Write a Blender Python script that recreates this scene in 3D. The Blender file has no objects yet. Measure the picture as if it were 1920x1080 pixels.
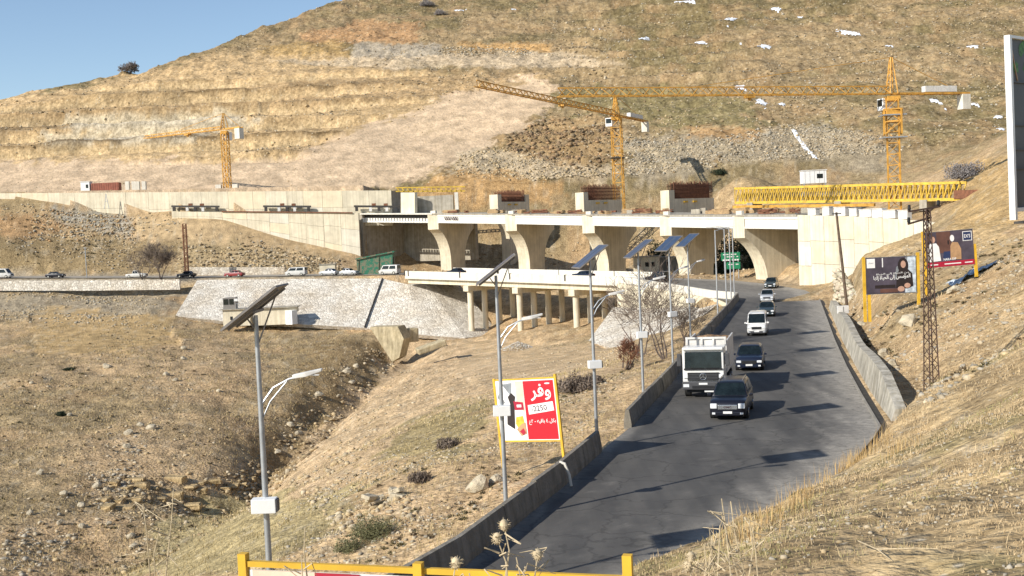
import bpy, bmesh, math, random
import numpy as np
from mathutils import Vector, Matrix
random.seed(7); rng = np.random.default_rng(7)
scene = bpy.context.scene
COL = scene.collection
R = math.radians

# ------------------------------------------------------------------ camera, sky, sun, exposure
F = 2200.0                       # focal length in pixels of a 1920 wide picture
CAM = np.array([0.0, 0.0, 10.3]) # road level is z = 0
PITCH = math.atan(104.0 / F); ROLL = R(2.5)
Fv = np.array([0, math.cos(PITCH), -math.sin(PITCH)])
R0 = np.array([1.0, 0, 0]); U0 = np.array([0, math.sin(PITCH), math.cos(PITCH)])
Rv = math.cos(ROLL) * R0 - math.sin(ROLL) * U0
Uv = math.sin(ROLL) * R0 + math.cos(ROLL) * U0
cd = bpy.data.cameras.new('camera'); cam = bpy.data.objects.new('camera', cd); COL.objects.link(cam)
cd.sensor_width = 36.0; cd.lens = F / 1920 * 36.0; cd.clip_start = 0.1; cd.clip_end = 5000
M = Matrix(((Rv[0], Uv[0], -Fv[0], CAM[0]), (Rv[1], Uv[1], -Fv[1], CAM[1]), (Rv[2], Uv[2], -Fv[2], CAM[2]), (0, 0, 0, 1)))
cam.matrix_world = M
scene.camera = cam

SUN = np.array([-12.4, -9.05, 8.9]); SUN /= np.linalg.norm(SUN)   # towards the sun
w = bpy.data.worlds.new('World'); scene.world = w; w.use_nodes = True
nt = w.node_tree; nt.nodes.clear()
sky = nt.nodes.new('ShaderNodeTexSky'); sky.sky_type = 'NISHITA'; sky.sun_disc = False
sky.sun_elevation = math.asin(SUN[2]); sky.sun_rotation = math.atan2(SUN[0], SUN[1])
sky.altitude = 1200; sky.air_density = 1.0; sky.dust_density = 0.5; sky.ozone_density = 1.2
bg = nt.nodes.new('ShaderNodeBackground'); bg.inputs['Strength'].default_value = 0.124
wo = nt.nodes.new('ShaderNodeOutputWorld')
nt.links.new(sky.outputs[0], bg.inputs[0]); nt.links.new(bg.outputs[0], wo.inputs[0])
sl = bpy.data.lights.new('sun', 'SUN'); sl.energy = 4.9; sl.angle = R(0.53); sl.color = (1.0, 0.945, 0.85)
so = bpy.data.objects.new('sun', sl); COL.objects.link(so)
so.rotation_euler = Vector(tuple(-SUN)).to_track_quat('-Z', 'Y').to_euler()
vs = scene.view_settings; vs.view_transform = 'Standard'; vs.look = 'None'; vs.exposure = 0.27; vs.gamma = 1.0
vs.use_curve_mapping = False
scene.cycles.max_bounces = 6; scene.cycles.diffuse_bounces = 3; scene.cycles.glossy_bounces = 3

# ------------------------------------------------------------------ measuring: photo point + distance -> place
def ray(px, py):
    return Fv + (px - 960.0) / F * Rv + (540.0 - py) / F * Uv
def at(px, py, Y):
    r = ray(px, py); return CAM + r * (Y / r[1])
def on_z(px, py, z):
    r = ray(px, py); return CAM + r * ((z - CAM[2]) / r[2])
def atx(px, Y, z):
    """point at depth Y, height z whose picture column is px"""
    p = np.array([0, Y, z], float)
    for _ in range(4):
        q = proj(p[None])[0]; p[0] += (px - q[0]) * Y / F
    return p
def proj(P):
    d = P - CAM; dep = d @ Fv; dep = np.where(np.abs(dep) < 1e-6, 1e-6, dep)
    return np.stack([960 + F * (d @ Rv) / dep, 540 - F * (d @ Uv) / dep], -1)

# ------------------------------------------------------------------ noise
def _hash(ix, iy, seed):
    h = (ix.astype(np.int64) * 374761393 + iy.astype(np.int64) * 668265263 + seed * 1442695041) & 0xffffffff
    h = ((h ^ (h >> 13)) * 1274126177) & 0xffffffff
    return ((h ^ (h >> 16)) & 0xffffff) / float(0xffffff)
def vnoise(x, y, seed=0):
    ix = np.floor(x); iy = np.floor(y); fx = x - ix; fy = y - iy
    fx = fx * fx * fx * (fx * (fx * 6 - 15) + 10); fy = fy * fy * fy * (fy * (fy * 6 - 15) + 10)
    a = _hash(ix, iy, seed); b = _hash(ix + 1, iy, seed); c = _hash(ix, iy + 1, seed); d = _hash(ix + 1, iy + 1, seed)
    return (a + (b - a) * fx) * (1 - fy) + (c + (d - c) * fx) * fy
def fbm(x, y, scale, octaves=4, seed=0, gain=0.5):
    s = np.zeros_like(x, float); amp = 1.0; tot = 0.0; f = 1.0 / scale
    for o in range(octaves):
        c, n = math.cos(o * 0.7), math.sin(o * 0.7)
        s += amp * vnoise((x * c - y * n) * f + o * 17.3, (x * n + y * c) * f - o * 9.1, seed + o); tot += amp; amp *= gain; f *= 2.03
    return s / tot * 2 - 1
def smooth(a, b, x):
    t = np.clip((x - a) / (b - a), 0, 1); return t * t * (3 - 2 * t)
def inpoly(px, py, poly):
    res = np.zeros(px.shape, bool); n = len(poly)
    for i in range(n):
        x1, y1 = poly[i]; x2, y2 = poly[(i + 1) % n]
        if y1 == y2: continue
        c = ((y1 > py) != (y2 > py)) & (px < (x2 - x1) * (py - y1) / (y2 - y1) + x1); res ^= c
    return res
def segdist(X, Y, line):
    """distance to a polyline [(x,y,..)], value of z interpolated, signed side"""
    best = np.full(X.shape, 1e9); zz = np.zeros(X.shape); side = np.zeros(X.shape)
    for a, b in zip(line[:-1], line[1:]):
        dx, dy = b[0] - a[0], b[1] - a[1]; L2 = dx * dx + dy * dy
        t = np.clip(((X - a[0]) * dx + (Y - a[1]) * dy) / L2, 0, 1)
        qx = a[0] + t * dx; qy = a[1] + t * dy; d = np.hypot(X - qx, Y - qy); m = d < best
        best = np.where(m, d, best)
        if len(a) > 2: zz = np.where(m, a[2] + t * (b[2] - a[2]), zz)
        side = np.where(m, np.sign(dx * (Y - a[1]) - dy * (X - a[0])), side)
    return best, zz, side

# ------------------------------------------------------------------ materials
def mat(name, color, rough=0.8, var=0.12, scale=1.5, bump=0.0, bscale=20.0, metal=0.0, col2=None, spec=0.5, coat=0.0, attr=False, streak=0.0, pebble=0.0):
    m = bpy.data.materials.new(name); m.use_nodes = True; t = m.node_tree; b = t.nodes['Principled BSDF']
    b.inputs['Roughness'].default_value = rough; b.inputs['Metallic'].default_value = metal
    b.inputs['Specular IOR Level'].default_value = spec
    if coat: b.inputs['Coat Weight'].default_value = coat; b.inputs['Coat Roughness'].default_value = 0.04
    tc = t.nodes.new('ShaderNodeTexCoord'); co = tc.outputs['Object']
    n = t.nodes.new('ShaderNodeTexNoise'); n.inputs['Scale'].default_value = scale; n.inputs['Detail'].default_value = 6
    n.inputs['Roughness'].default_value = 0.65
    t.links.new(co, n.inputs['Vector'])
    c2 = col2 if col2 else tuple(max(0.0, c * (1 - 2 * var)) for c in color)
    r = t.nodes.new('ShaderNodeValToRGB'); r.color_ramp.elements[0].position = 0.32; r.color_ramp.elements[1].position = 0.68
    if attr:
        r.color_ramp.elements[0].color = (1 - var * 1.5,) * 3 + (1,); r.color_ramp.elements[1].color = (1 + var,) * 3 + (1,)
        t.links.new(n.outputs['Fac'], r.inputs['Fac'])
        a = t.nodes.new('ShaderNodeAttribute'); a.attribute_name = 'Col'
        x = t.nodes.new('ShaderNodeMix'); x.data_type = 'RGBA'; x.blend_type = 'MULTIPLY'; x.inputs['Factor'].default_value = 1
        t.links.new(a.outputs['Color'], x.inputs[6]); t.links.new(r.outputs['Color'], x.inputs[7]); out = x.outputs[2]
        if pebble:
            nn = t.nodes.new('ShaderNodeTexNoise'); nn.inputs['Scale'].default_value = pebble; nn.inputs['Detail'].default_value = 4; nn.inputs['Roughness'].default_value = 0.75; t.links.new(co, nn.inputs['Vector'])
            rn = t.nodes.new('ShaderNodeValToRGB'); rn.color_ramp.elements[0].position = 0.36; rn.color_ramp.elements[1].position = 0.62
            rn.color_ramp.elements[0].color = (0.62, 0.60, 0.57, 1); rn.color_ramp.elements[1].color = (1.2, 1.2, 1.2, 1); t.links.new(nn.outputs['Fac'], rn.inputs['Fac'])
            xn = t.nodes.new('ShaderNodeMix'); xn.data_type = 'RGBA'; xn.blend_type = 'MULTIPLY'; t.links.new(a.outputs['Alpha'], xn.inputs['Factor'])
            t.links.new(out, xn.inputs[6]); t.links.new(rn.outputs['Color'], xn.inputs[7]); out = xn.outputs[2]
            vo = t.nodes.new('ShaderNodeTexVoronoi'); vo.inputs['Scale'].default_value = pebble * 1.1; t.links.new(co, vo.inputs['Vector'])
            rv = t.nodes.new('ShaderNodeValToRGB'); rv.color_ramp.elements[0].position = 0.10; rv.color_ramp.elements[1].position = 0.26
            rv.color_ramp.elements[0].color = (0.75, 0.75, 0.75, 1); rv.color_ramp.elements[1].color = (0, 0, 0, 1); t.links.new(vo.outputs['Distance'], rv.inputs['Fac'])
            sc_ = t.nodes.new('ShaderNodeSeparateColor'); t.links.new(vo.outputs['Color'], sc_.inputs[0]); gt_ = t.nodes.new('ShaderNodeMath'); gt_.operation = 'GREATER_THAN'; gt_.inputs[1].default_value = 0.72; t.links.new(sc_.outputs[0], gt_.inputs[0])
            mu = t.nodes.new('ShaderNodeMath'); mu.operation = 'MULTIPLY'; t.links.new(rv.outputs['Color'], mu.inputs[0]); t.links.new(gt_.outputs[0], mu.inputs[1])
            mu0 = mu; mu = t.nodes.new('ShaderNodeMath'); mu.operation = 'MULTIPLY'; t.links.new(mu0.outputs[0], mu.inputs[0]); t.links.new(a.outputs['Alpha'], mu.inputs[1])
            xp = t.nodes.new('ShaderNodeMix'); xp.data_type = 'RGBA'; t.links.new(mu.outputs[0], xp.inputs['Factor']); t.links.new(out, xp.inputs[6]); xp.inputs[7].default_value = (0.56, 0.49, 0.37, 1); out = xp.outputs[2]
    else:
        r.color_ramp.elements[0].color = tuple(c2) + (1,); r.color_ramp.elements[1].color = tuple(min(1, c * (1 + var)) for c in color) + (1,)
        t.links.new(n.outputs['Fac'], r.inputs['Fac']); out = r.outputs['Color']
    if streak:
        mp = t.nodes.new('ShaderNodeMapping'); mp.inputs['Scale'].default_value = (1.6, 1.6, 0.06); t.links.new(co, mp.inputs['Vector'])
        n3 = t.nodes.new('ShaderNodeTexNoise'); n3.inputs['Scale'].default_value = 1.3; n3.inputs['Detail'].default_value = 4
        t.links.new(mp.outputs[0], n3.inputs['Vector'])
        r3 = t.nodes.new('ShaderNodeValToRGB'); r3.color_ramp.elements[0].position = 0.35; r3.color_ramp.elements[1].position = 0.6
        r3.color_ramp.elements[0].color = (1 - streak, 1 - streak * 1.05, 1 - streak * 1.2, 1); r3.color_ramp.elements[1].color = (1, 1, 1, 1)
        t.links.new(n3.outputs['Fac'], r3.inputs['Fac'])
        x = t.nodes.new('ShaderNodeMix'); x.data_type = 'RGBA'; x.blend_type = 'MULTIPLY'; x.inputs['Factor'].default_value = 1
        t.links.new(out, x.inputs[6]); t.links.new(r3.outputs['Color'], x.inputs[7]); out = x.outputs[2]
    t.links.new(out, b.inputs['Base Color'])
    if bump:
        n2 = t.nodes.new('ShaderNodeTexNoise'); n2.inputs['Scale'].default_value = bscale; n2.inputs['Detail'].default_value = 5
        t.links.new(co, n2.inputs['Vector'])
        bp = t.nodes.new('ShaderNodeBump'); bp.inputs['Strength'].default_value = bump; bp.inputs['Distance'].default_value = 1.0 / bscale
        t.links.new(n2.outputs['Fac'], bp.inputs['Height']); t.links.new(bp.outputs[0], b.inputs['Normal'])
    return m
MT = {}
def MK(key, *a, **k): MT[key] = mat(key, *a, **k); return MT[key]
MK('soil', (1, 1, 1), 0.95, 0.25, 0.55, 0.8, 3.0, attr=True, spec=0.1, pebble=2.6)
MK('soil_far', (1, 1, 1), 0.95, 0.20, 0.22, 0.45, 1.2, attr=True, spec=0.1, pebble=0.9)
MK('rock', (1, 1, 1), 0.9, 0.2, 1.5, 0.4, 4.0, attr=True, spec=0.2)
MK('grass', (1, 1, 1), 0.85, 0.12, 3.0, attr=True, spec=0.15)
MK('boulder', (0.50, 0.43, 0.31), 0.9, 0.2, 1.2, 0.5, 5.0, spec=0.2)
MK('ledge', (0.46, 0.34, 0.18), 0.9, 0.22, 1.2, 0.6, 4.0, spec=0.2)
MK('snow', (0.80, 0.82, 0.85), 0.6, 0.06, 0.8, 0.3, 2.0)
MK('concrete', (0.70, 0.625, 0.47), 0.85, 0.10, 0.35, 0.15, 3.0, streak=0.17)
MK('concrete_pale', (0.70, 0.66, 0.57), 0.85, 0.09, 0.5, 0.15, 3.0, streak=0.12)
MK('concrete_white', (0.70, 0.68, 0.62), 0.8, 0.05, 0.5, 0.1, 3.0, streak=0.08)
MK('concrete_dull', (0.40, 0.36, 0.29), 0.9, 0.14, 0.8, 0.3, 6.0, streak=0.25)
MK('barrier', (0.25, 0.225, 0.185), 0.9, 0.16, 1.2, 0.35, 10.0, streak=0.3)
MK('shoulder', (0.30, 0.275, 0.235), 0.9, 0.15, 0.7, 0.3, 8.0)
MK('steel_dark', (0.05, 0.045, 0.04), 0.6, 0.2, 3, 0, metal=0.3)
MK('galv', (0.42, 0.44, 0.46), 0.45, 0.1, 3, 0, metal=0.6)
MK('rust', (0.20, 0.085, 0.045), 0.9, 0.25, 2.0, 0.3, 10)
MK('timber', (0.40, 0.27, 0.14), 0.85, 0.2, 2.0, 0.2, 10)
MK('yellow', (0.72, 0.43, 0.035), 0.5, 0.15, 1.0)
MK('yellow_crane', (0.60, 0.31, 0.05), 0.6, 0.22, 1.0)
MK('yellow_gantry', (0.66, 0.43, 0.05), 0.6, 0.2, 1.2)
MK('white', (0.78, 0.78, 0.76), 0.5, 0.05, 2.0)
MK('white_dirty', (0.66, 0.64, 0.60), 0.6, 0.12, 2.0)
MK('red_brown', (0.30, 0.10, 0.06), 0.7, 0.15, 1.0)
MK('dark', (0.012, 0.012, 0.013), 0.5, 0.2, 3.0)
MK('rubber', (0.018, 0.018, 0.018), 0.85, 0.2, 6.0)
MK('glass', (0.010, 0.016, 0.018), 0.08, 0.3, 2.5, spec=0.4)
MK('chrome', (0.60, 0.61, 0.62), 0.25, 0.05, 2.0, metal=0.9)
MK('lamp', (0.75, 0.77, 0.78), 0.15, 0.1, 8.0, spec=0.8)
MK('black_paint', (0.010, 0.011, 0.018), 0.3, 0.05, 2.0, coat=0.2, spec=0.35)
MK('navy_paint', (0.012, 0.017, 0.034), 0.3, 0.05, 2.0, coat=0.2, spec=0.35)
MK('dark_green_paint', (0.03, 0.045, 0.05), 0.25, 0.05, 2.0, coat=0.8)
MK('silver_paint', (0.50, 0.51, 0.52), 0.3, 0.05, 2.0, coat=0.5, metal=0.3)
MK('white_paint', (0.74, 0.73, 0.70), 0.35, 0.05, 2.0, coat=0.4)
MK('old_white_paint', (0.52, 0.51, 0.48), 0.45, 0.08, 2.0)
MK('red_paint', (0.26, 0.03, 0.03), 0.3, 0.05, 2.0, coat=0.6)
MK('grey_plastic', (0.06, 0.06, 0.064), 0.6, 0.1, 3.0)
MK('plate', (0.75, 0.75, 0.73), 0.5, 0.03, 3.0)
MK('panel_blue', (0.045, 0.068, 0.12), 0.28, 0.15, 3.0, spec=0.4)
MK('rust_dark', (0.075, 0.042, 0.03), 0.9, 0.25, 2.0)
MK('panel_back', (0.22, 0.20, 0.18), 0.6, 0.1, 3.0)
MK('camo', (0.02, 0.12, 0.07), 0.8, 0.3, 1.6, col2=(0.17, 0.17, 0.11))
for _n in MT['camo'].node_tree.nodes:
    if _n.type == 'VALTORGB': _n.color_ramp.elements[0].position = 0.48; _n.color_ramp.elements[1].position = 0.54
MK('culvert', (0.52, 0.43, 0.27), 0.9, 0.15, 0.6, 0.4, 3.0, streak=0.3)
MK('concrete_b', (0.66, 0.575, 0.41), 0.85, 0.08, 0.4, 0.12, 3.0, streak=0.14)
MK('concrete_c', (0.68, 0.63, 0.51), 0.85, 0.08, 0.4, 0.12, 3.0, streak=0.12)
MK('concrete_d', (0.72, 0.62, 0.44), 0.85, 0.08, 0.4, 0.12, 3.0, streak=0.08)
MK('bark', (0.13, 0.10, 0.085), 0.95, 0.2, 4.0)
MK('twig', (0.20, 0.155, 0.12), 0.95, 0.2, 2.0)
MK('twig_grey', (0.27, 0.245, 0.235), 0.95, 0.2, 2.0)
MK('thistle', (0.52, 0.42, 0.27), 0.9, 0.2, 30.0)
MK('leaf_dark', (0.03, 0.045, 0.018), 0.8, 0.3, 2.0)
MK('leaf_green', (0.17, 0.165, 0.075), 0.85, 0.25, 4.0)
MK('post_wood', (0.13, 0.09, 0.06), 0.9, 0.25, 3.0)
MK('sign_green', (0.015, 0.22, 0.10), 0.5, 0.08, 2.0)
MK('red_print', (0.66, 0.004, 0.018), 0.5, 0.06, 1.5)
MK('white_print', (0.80, 0.79, 0.77), 0.5, 0.05, 2.0)
MK('cream_print', (0.75, 0.58, 0.44), 0.5, 0.1, 2.0)
MK('grey_print', (0.25, 0.27, 0.29), 0.5, 0.2, 3.0)
MK('black_print', (0.02, 0.012, 0.012), 0.6, 0.2, 3.0)
MK('yellow_print', (0.72, 0.50, 0.05), 0.5, 0.2, 5.0)
MK('plum_print', (0.075, 0.062, 0.085), 0.5, 0.25, 0.8)
MK('brown_print', (0.13, 0.06, 0.045), 0.5, 0.2, 0.8)
MK('navy_print', (0.02, 0.035, 0.10), 0.5, 0.1, 2.0)
MK('skin_print', (0.50, 0.30, 0.22), 0.5, 0.1, 3.0)
MK('tan_print', (0.45, 0.27, 0.14), 0.5, 0.15, 2.0)
MK('crimson_print', (0.40, 0.012, 0.04), 0.5, 0.1, 2.0)
MK('leaf_print', (0.06, 0.20, 0.03), 0.6, 0.4, 4.0)
MK('slate_print', (0.075, 0.08, 0.085), 0.6, 0.15, 0.6)
# dark lettering/hazard cloth
MK('ink', (0.05, 0.02, 0.03), 0.6, 0.1, 2.0)
MK('tarp', (0.55, 0.62, 0.68), 0.7, 0.3, 3.0)

def stone_cladding():
    m = bpy.data.materials.new('stone_cladding'); m.use_nodes = True; t = m.node_tree; b = t.nodes['Principled BSDF']
    b.inputs['Roughness'].default_value = 0.9; b.inputs['Specular IOR Level'].default_value = 0.2
    tc = t.nodes.new('ShaderNodeTexCoord')
    v = t.nodes.new('ShaderNodeTexVoronoi'); v.inputs['Scale'].default_value = 1.65; t.links.new(tc.outputs['Object'], v.inputs['Vector'])
    v2 = t.nodes.new('ShaderNodeTexVoronoi'); v2.feature = 'DISTANCE_TO_EDGE'; v2.inputs['Scale'].default_value = 1.65
    t.links.new(tc.outputs['Object'], v2.inputs['Vector'])
    h = t.nodes.new('ShaderNodeSeparateColor'); t.links.new(v.outputs['Color'], h.inputs[0])
    r = t.nodes.new('ShaderNodeValToRGB'); e = r.color_ramp.elements
    e[0].color = (0.52, 0.47, 0.395, 1); e[1].color = (0.80, 0.745, 0.65, 1); t.links.new(h.outputs[0], r.inputs['Fac'])
    n = t.nodes.new('ShaderNodeTexNoise'); n.inputs['Scale'].default_value = 0.16; n.inputs['Detail'].default_value = 6; t.links.new(tc.outputs['Object'], n.inputs['Vector'])
    r2 = t.nodes.new('ShaderNodeValToRGB'); r2.color_ramp.elements[0].position = 0.3; r2.color_ramp.elements[1].position = 0.6
    r2.color_ramp.elements[0].color = (0.80, 0.74, 0.66, 1); r2.color_ramp.elements[1].color = (1, 1, 1, 1); t.links.new(n.outputs['Fac'], r2.inputs['Fac'])
    x = t.nodes.new('ShaderNodeMix'); x.data_type = 'RGBA'; x.blend_type = 'MULTIPLY'; x.inputs['Factor'].default_value = 1
    t.links.new(r.outputs['Color'], x.inputs[6]); t.links.new(r2.outputs['Color'], x.inputs[7]); t.links.new(x.outputs[2], b.inputs['Base Color'])
    mm = t.nodes.new('ShaderNodeMath'); mm.operation = 'MINIMUM'; mm.inputs[1].default_value = 0.12; t.links.new(v2.outputs['Distance'], mm.inputs[0])
    bp = t.nodes.new('ShaderNodeBump'); bp.inputs['Strength'].default_value = 0.9; bp.inputs['Distance'].default_value = 1.0
    t.links.new(mm.outputs[0], bp.inputs['Height']); t.links.new(bp.outputs[0], b.inputs['Normal'])
    MT['cladding'] = m
stone_cladding()
def asphalt():
    m = mat('asphalt', (0.090, 0.086, 0.081), 0.85, 0.10, 0.25, 0.25, 30.0, col2=(0.074, 0.071, 0.067), spec=0.3)
    t = m.node_tree; b = t.nodes['Principled BSDF']; src = b.inputs['Base Color'].links[0].from_socket
    tc = t.nodes.new('ShaderNodeTexCoord')
    mp = t.nodes.new('ShaderNodeMapping'); mp.inputs['Rotation'].default_value = (0, 0, R(17)); mp.inputs['Scale'].default_value = (0.9, 0.035, 1)
    t.links.new(tc.outputs['Object'], mp.inputs['Vector'])
    n = t.nodes.new('ShaderNodeTexNoise'); n.inputs['Scale'].default_value = 1.0; n.inputs['Detail'].default_value = 5; t.links.new(mp.outputs[0], n.inputs['Vector'])
    r = t.nodes.new('ShaderNodeValToRGB'); r.color_ramp.elements[0].position = 0.36; r.color_ramp.elements[1].position = 0.72
    r.color_ramp.elements[0].color = (0.86, 0.86, 0.86, 1); r.color_ramp.elements[1].color = (1.35, 1.32, 1.26, 1); t.links.new(n.outputs['Fac'], r.inputs['Fac'])
    x = t.nodes.new('ShaderNodeMix'); x.data_type = 'RGBA'; x.blend_type = 'MULTIPLY'; x.inputs['Factor'].default_value = 1
    t.links.new(src, x.inputs[6]); t.links.new(r.outputs['Color'], x.inputs[7])
    at_ = t.nodes.new('ShaderNodeAttribute'); at_.attribute_name = 'Col'
    n2 = t.nodes.new('ShaderNodeTexNoise'); n2.inputs['Scale'].default_value = 2.2; n2.inputs['Detail'].default_value = 9; n2.inputs['Roughness'].default_value = 0.8
    t.links.new(tc.outputs['Object'], n2.inputs['Vector'])
    r2 = t.nodes.new('ShaderNodeValToRGB'); r2.color_ramp.elements[0].position = 0.35; r2.color_ramp.elements[1].position = 0.62
    r2.color_ramp.elements[0].color = (0.35, 0.35, 0.35, 1); r2.color_ramp.elements[1].color = (1, 1, 1, 1); t.links.new(n2.outputs['Fac'], r2.inputs['Fac'])
    mm = t.nodes.new('ShaderNodeMath'); mm.operation = 'MULTIPLY'; t.links.new(at_.outputs['Fac'], mm.inputs[0]); t.links.new(r2.outputs['Color'], mm.inputs[1])
    x2 = t.nodes.new('ShaderNodeMix'); x2.data_type = 'RGBA'; t.links.new(mm.outputs[0], x2.inputs['Factor'])
    t.links.new(x.outputs[2], x2.inputs[6]); x2.inputs[7].default_value = (0.40, 0.365, 0.31, 1)
    vc = t.nodes.new('ShaderNodeTexVoronoi'); vc.feature = 'DISTANCE_TO_EDGE'; vc.inputs['Scale'].default_value = 0.33
    nd = t.nodes.new('ShaderNodeTexNoise'); nd.inputs['Scale'].default_value = 1.5; nd.inputs['Detail'].default_value = 4; t.links.new(tc.outputs['Object'], nd.inputs['Vector'])
    av = t.nodes.new('ShaderNodeVectorMath'); av.operation = 'ADD'; t.links.new(tc.outputs['Object'], av.inputs[0]); t.links.new(nd.outputs['Color'], av.inputs[1]); t.links.new(av.outputs[0], vc.inputs['Vector'])
    rc = t.nodes.new('ShaderNodeValToRGB'); rc.color_ramp.elements[0].position = 0.006; rc.color_ramp.elements[1].position = 0.022; rc.color_ramp.elements[0].color = (0.45, 0.45, 0.45, 1); rc.color_ramp.elements[1].color = (1, 1, 1, 1); t.links.new(vc.outputs['Distance'], rc.inputs['Fac'])
    xc = t.nodes.new('ShaderNodeMix'); xc.data_type = 'RGBA'; xc.blend_type = 'MULTIPLY'; t.links.new(n.outputs['Fac'], xc.inputs['Factor']); t.links.new(x2.outputs[2], xc.inputs[6]); t.links.new(rc.outputs['Color'], xc.inputs[7])
    t.links.new(xc.outputs[2], b.inputs['Base Color'])
    MT['asphalt'] = m
asphalt()

# ------------------------------------------------------------------ mesh helpers
class MB:
    """collects shapes; build() links them as ONE mesh object"""
    def __init__(s): s.v = []; s.f = []
    def add(s, vs, fs):
        o = len(s.v); s.v.extend([tuple(map(float, p)) for p in vs]); s.f.extend([tuple(i + o for i in f) for f in fs]); return s
    def box(s, c, size, rz=0.0, ax=None):
        hx, hy, hz = size[0] / 2, size[1] / 2, size[2] / 2
        c = np.asarray(c, float)
        if ax is None:
            cc, sn = math.cos(rz), math.sin(rz); ax = ((cc, sn, 0), (-sn, cc, 0), (0, 0, 1))
        X, Y, Z = (np.asarray(a, float) for a in ax)
        vs = [c + X * hx * i + Y * hy * j + Z * hz * k for k in (-1, 1) for j in (-1, 1) for i in (-1, 1)]
        return s.add(vs, [(0, 2, 3, 1), (4, 5, 7, 6), (0, 1, 5, 4), (2, 6, 7, 3), (0, 4, 6, 2), (1, 3, 7, 5)])
    def bar(s, a, b, w, h=None, up=(0, 0, 1)):
        a = np.asarray(a, float); b = np.asarray(b, float); d = b - a; L = np.linalg.norm(d)
        if L < 1e-6: return s
        d /= L; u = np.asarray(up, float); sd = np.cross(d, u)
        if np.linalg.norm(sd) < 1e-3: sd = np.cross(d, (0, 1, 0))
        sd /= np.linalg.norm(sd); u = np.cross(sd, d)
        return s.box((a + b) / 2, (w, L, h or w), ax=(sd, d, u))
    def tube(s, pts, rad, n=8, cap=True):
        pts = [np.asarray(p, float) for p in pts]; rad = rad if isinstance(rad, (list, tuple)) else [rad] * len(pts)
        rings = []; o = len(s.v); prev = None
        for i, p in enumerate(pts):
            d = pts[min(i + 1, len(pts) - 1)] - pts[max(i - 1, 0)]; d /= max(np.linalg.norm(d), 1e-9)
            a = np.cross(d, (0, 0, 1) if abs(d[2]) < 0.9 else (1, 0, 0)) if prev is None else prev - d * (prev @ d)
            a /= np.linalg.norm(a); b = np.cross(d, a); prev = a
            s.v.extend([tuple(p + rad[i] * (math.cos(2 * math.pi * k / n) * a + math.sin(2 * math.pi * k / n) * b)) for k in range(n)])
        for i in range(len(pts) - 1):
            for k in range(n):
                s.f.append((o + i * n + k, o + i * n + (k + 1) % n, o + (i + 1) * n + (k + 1) % n, o + (i + 1) * n + k))
        if cap:
            s.f.append(tuple(o + k for k in reversed(range(n)))); e = o + (len(pts) - 1) * n; s.f.append(tuple(e + k for k in range(n)))
        return s
    def prism(s, poly, a, b, org=(0, 0, 0), U=(1, 0, 0), V=(0, 0, 1), W=(0, 1, 0)):
        """polygon in the (U,V) plane extruded from a to b along W"""
        org, U, V, W = (np.asarray(q, float) for q in (org, U, V, W)); n = len(poly)
        vs = [org + U * p[0] + V * p[1] + W * t for t in (a, b) for p in poly]
        fs = [tuple(range(n)), tuple(range(2 * n - 1, n - 1, -1))] + [(i, i + n, (i + 1) % n + n, (i + 1) % n) for i in range(n)]
        return s.add(vs, fs)
    def loft(s, sections, cap=True):
        n = len(sections[0]); o = len(s.v)
        for sec in sections: s.v.extend([tuple(map(float, p)) for p in sec])
        for i in range(len(sections) - 1):
            for k in range(n):
                s.f.append((o + i * n + k, o + i * n + (k + 1) % n, o + (i + 1) * n + (k + 1) % n, o + (i + 1) * n + k))
        if cap:
            s.f.append(tuple(o + k for k in reversed(range(n)))); e = o + (len(sections) - 1) * n; s.f.append(tuple(e + k for k in range(n)))
        return s
    def mesh(s, name, smooth_=False, bevel=0.0):
        me = bpy.data.meshes.new(name); me.from_pydata(s.v, [], s.f); me.update()
        bm = bmesh.new(); bm.from_mesh(me); bmesh.ops.recalc_face_normals(bm, faces=bm.faces)
        if bevel: bmesh.ops.bevel(bm, geom=list(bm.edges), offset=bevel, segments=2, affect='EDGES', profile=0.6, clamp_overlap=True)
        bm.to_mesh(me); bm.free()
        if smooth_:
            me.polygons.foreach_set('use_smooth', [True] * len(me.polygons)); me.set_sharp_from_angle(angle=R(38))
        return me
    def build(s, name, m, parent=None, smooth_=False, bevel=0.0):
        me = s.mesh(name, smooth_, bevel); me.materials.append(MT[m] if isinstance(m, str) else m)
        o = bpy.data.objects.new(name, me); COL.objects.link(o)
        if parent is not None: o.parent = parent
        return o
def tag(o, label=None, cat=None, group=None, kind=None):
    if label: o['label'] = label
    if cat: o['category'] = cat
    if group: o['group'] = group
    if kind: o['kind'] = kind
    return o
def thing(name, label, cat, loc=(0, 0, 0), rz=0.0, group=None):
    o = bpy.data.objects.new(name, None); COL.objects.link(o); o.location = tuple(loc); o.rotation_euler = (0, 0, rz); o.empty_display_size = 0.2
    return tag(o, label, cat, group)
def copy_tree(o, parent=None):
    c = o.copy(); COL.objects.link(c); c.parent = parent
    for ch in o.children: copy_tree(ch, c)
    return c
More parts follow.
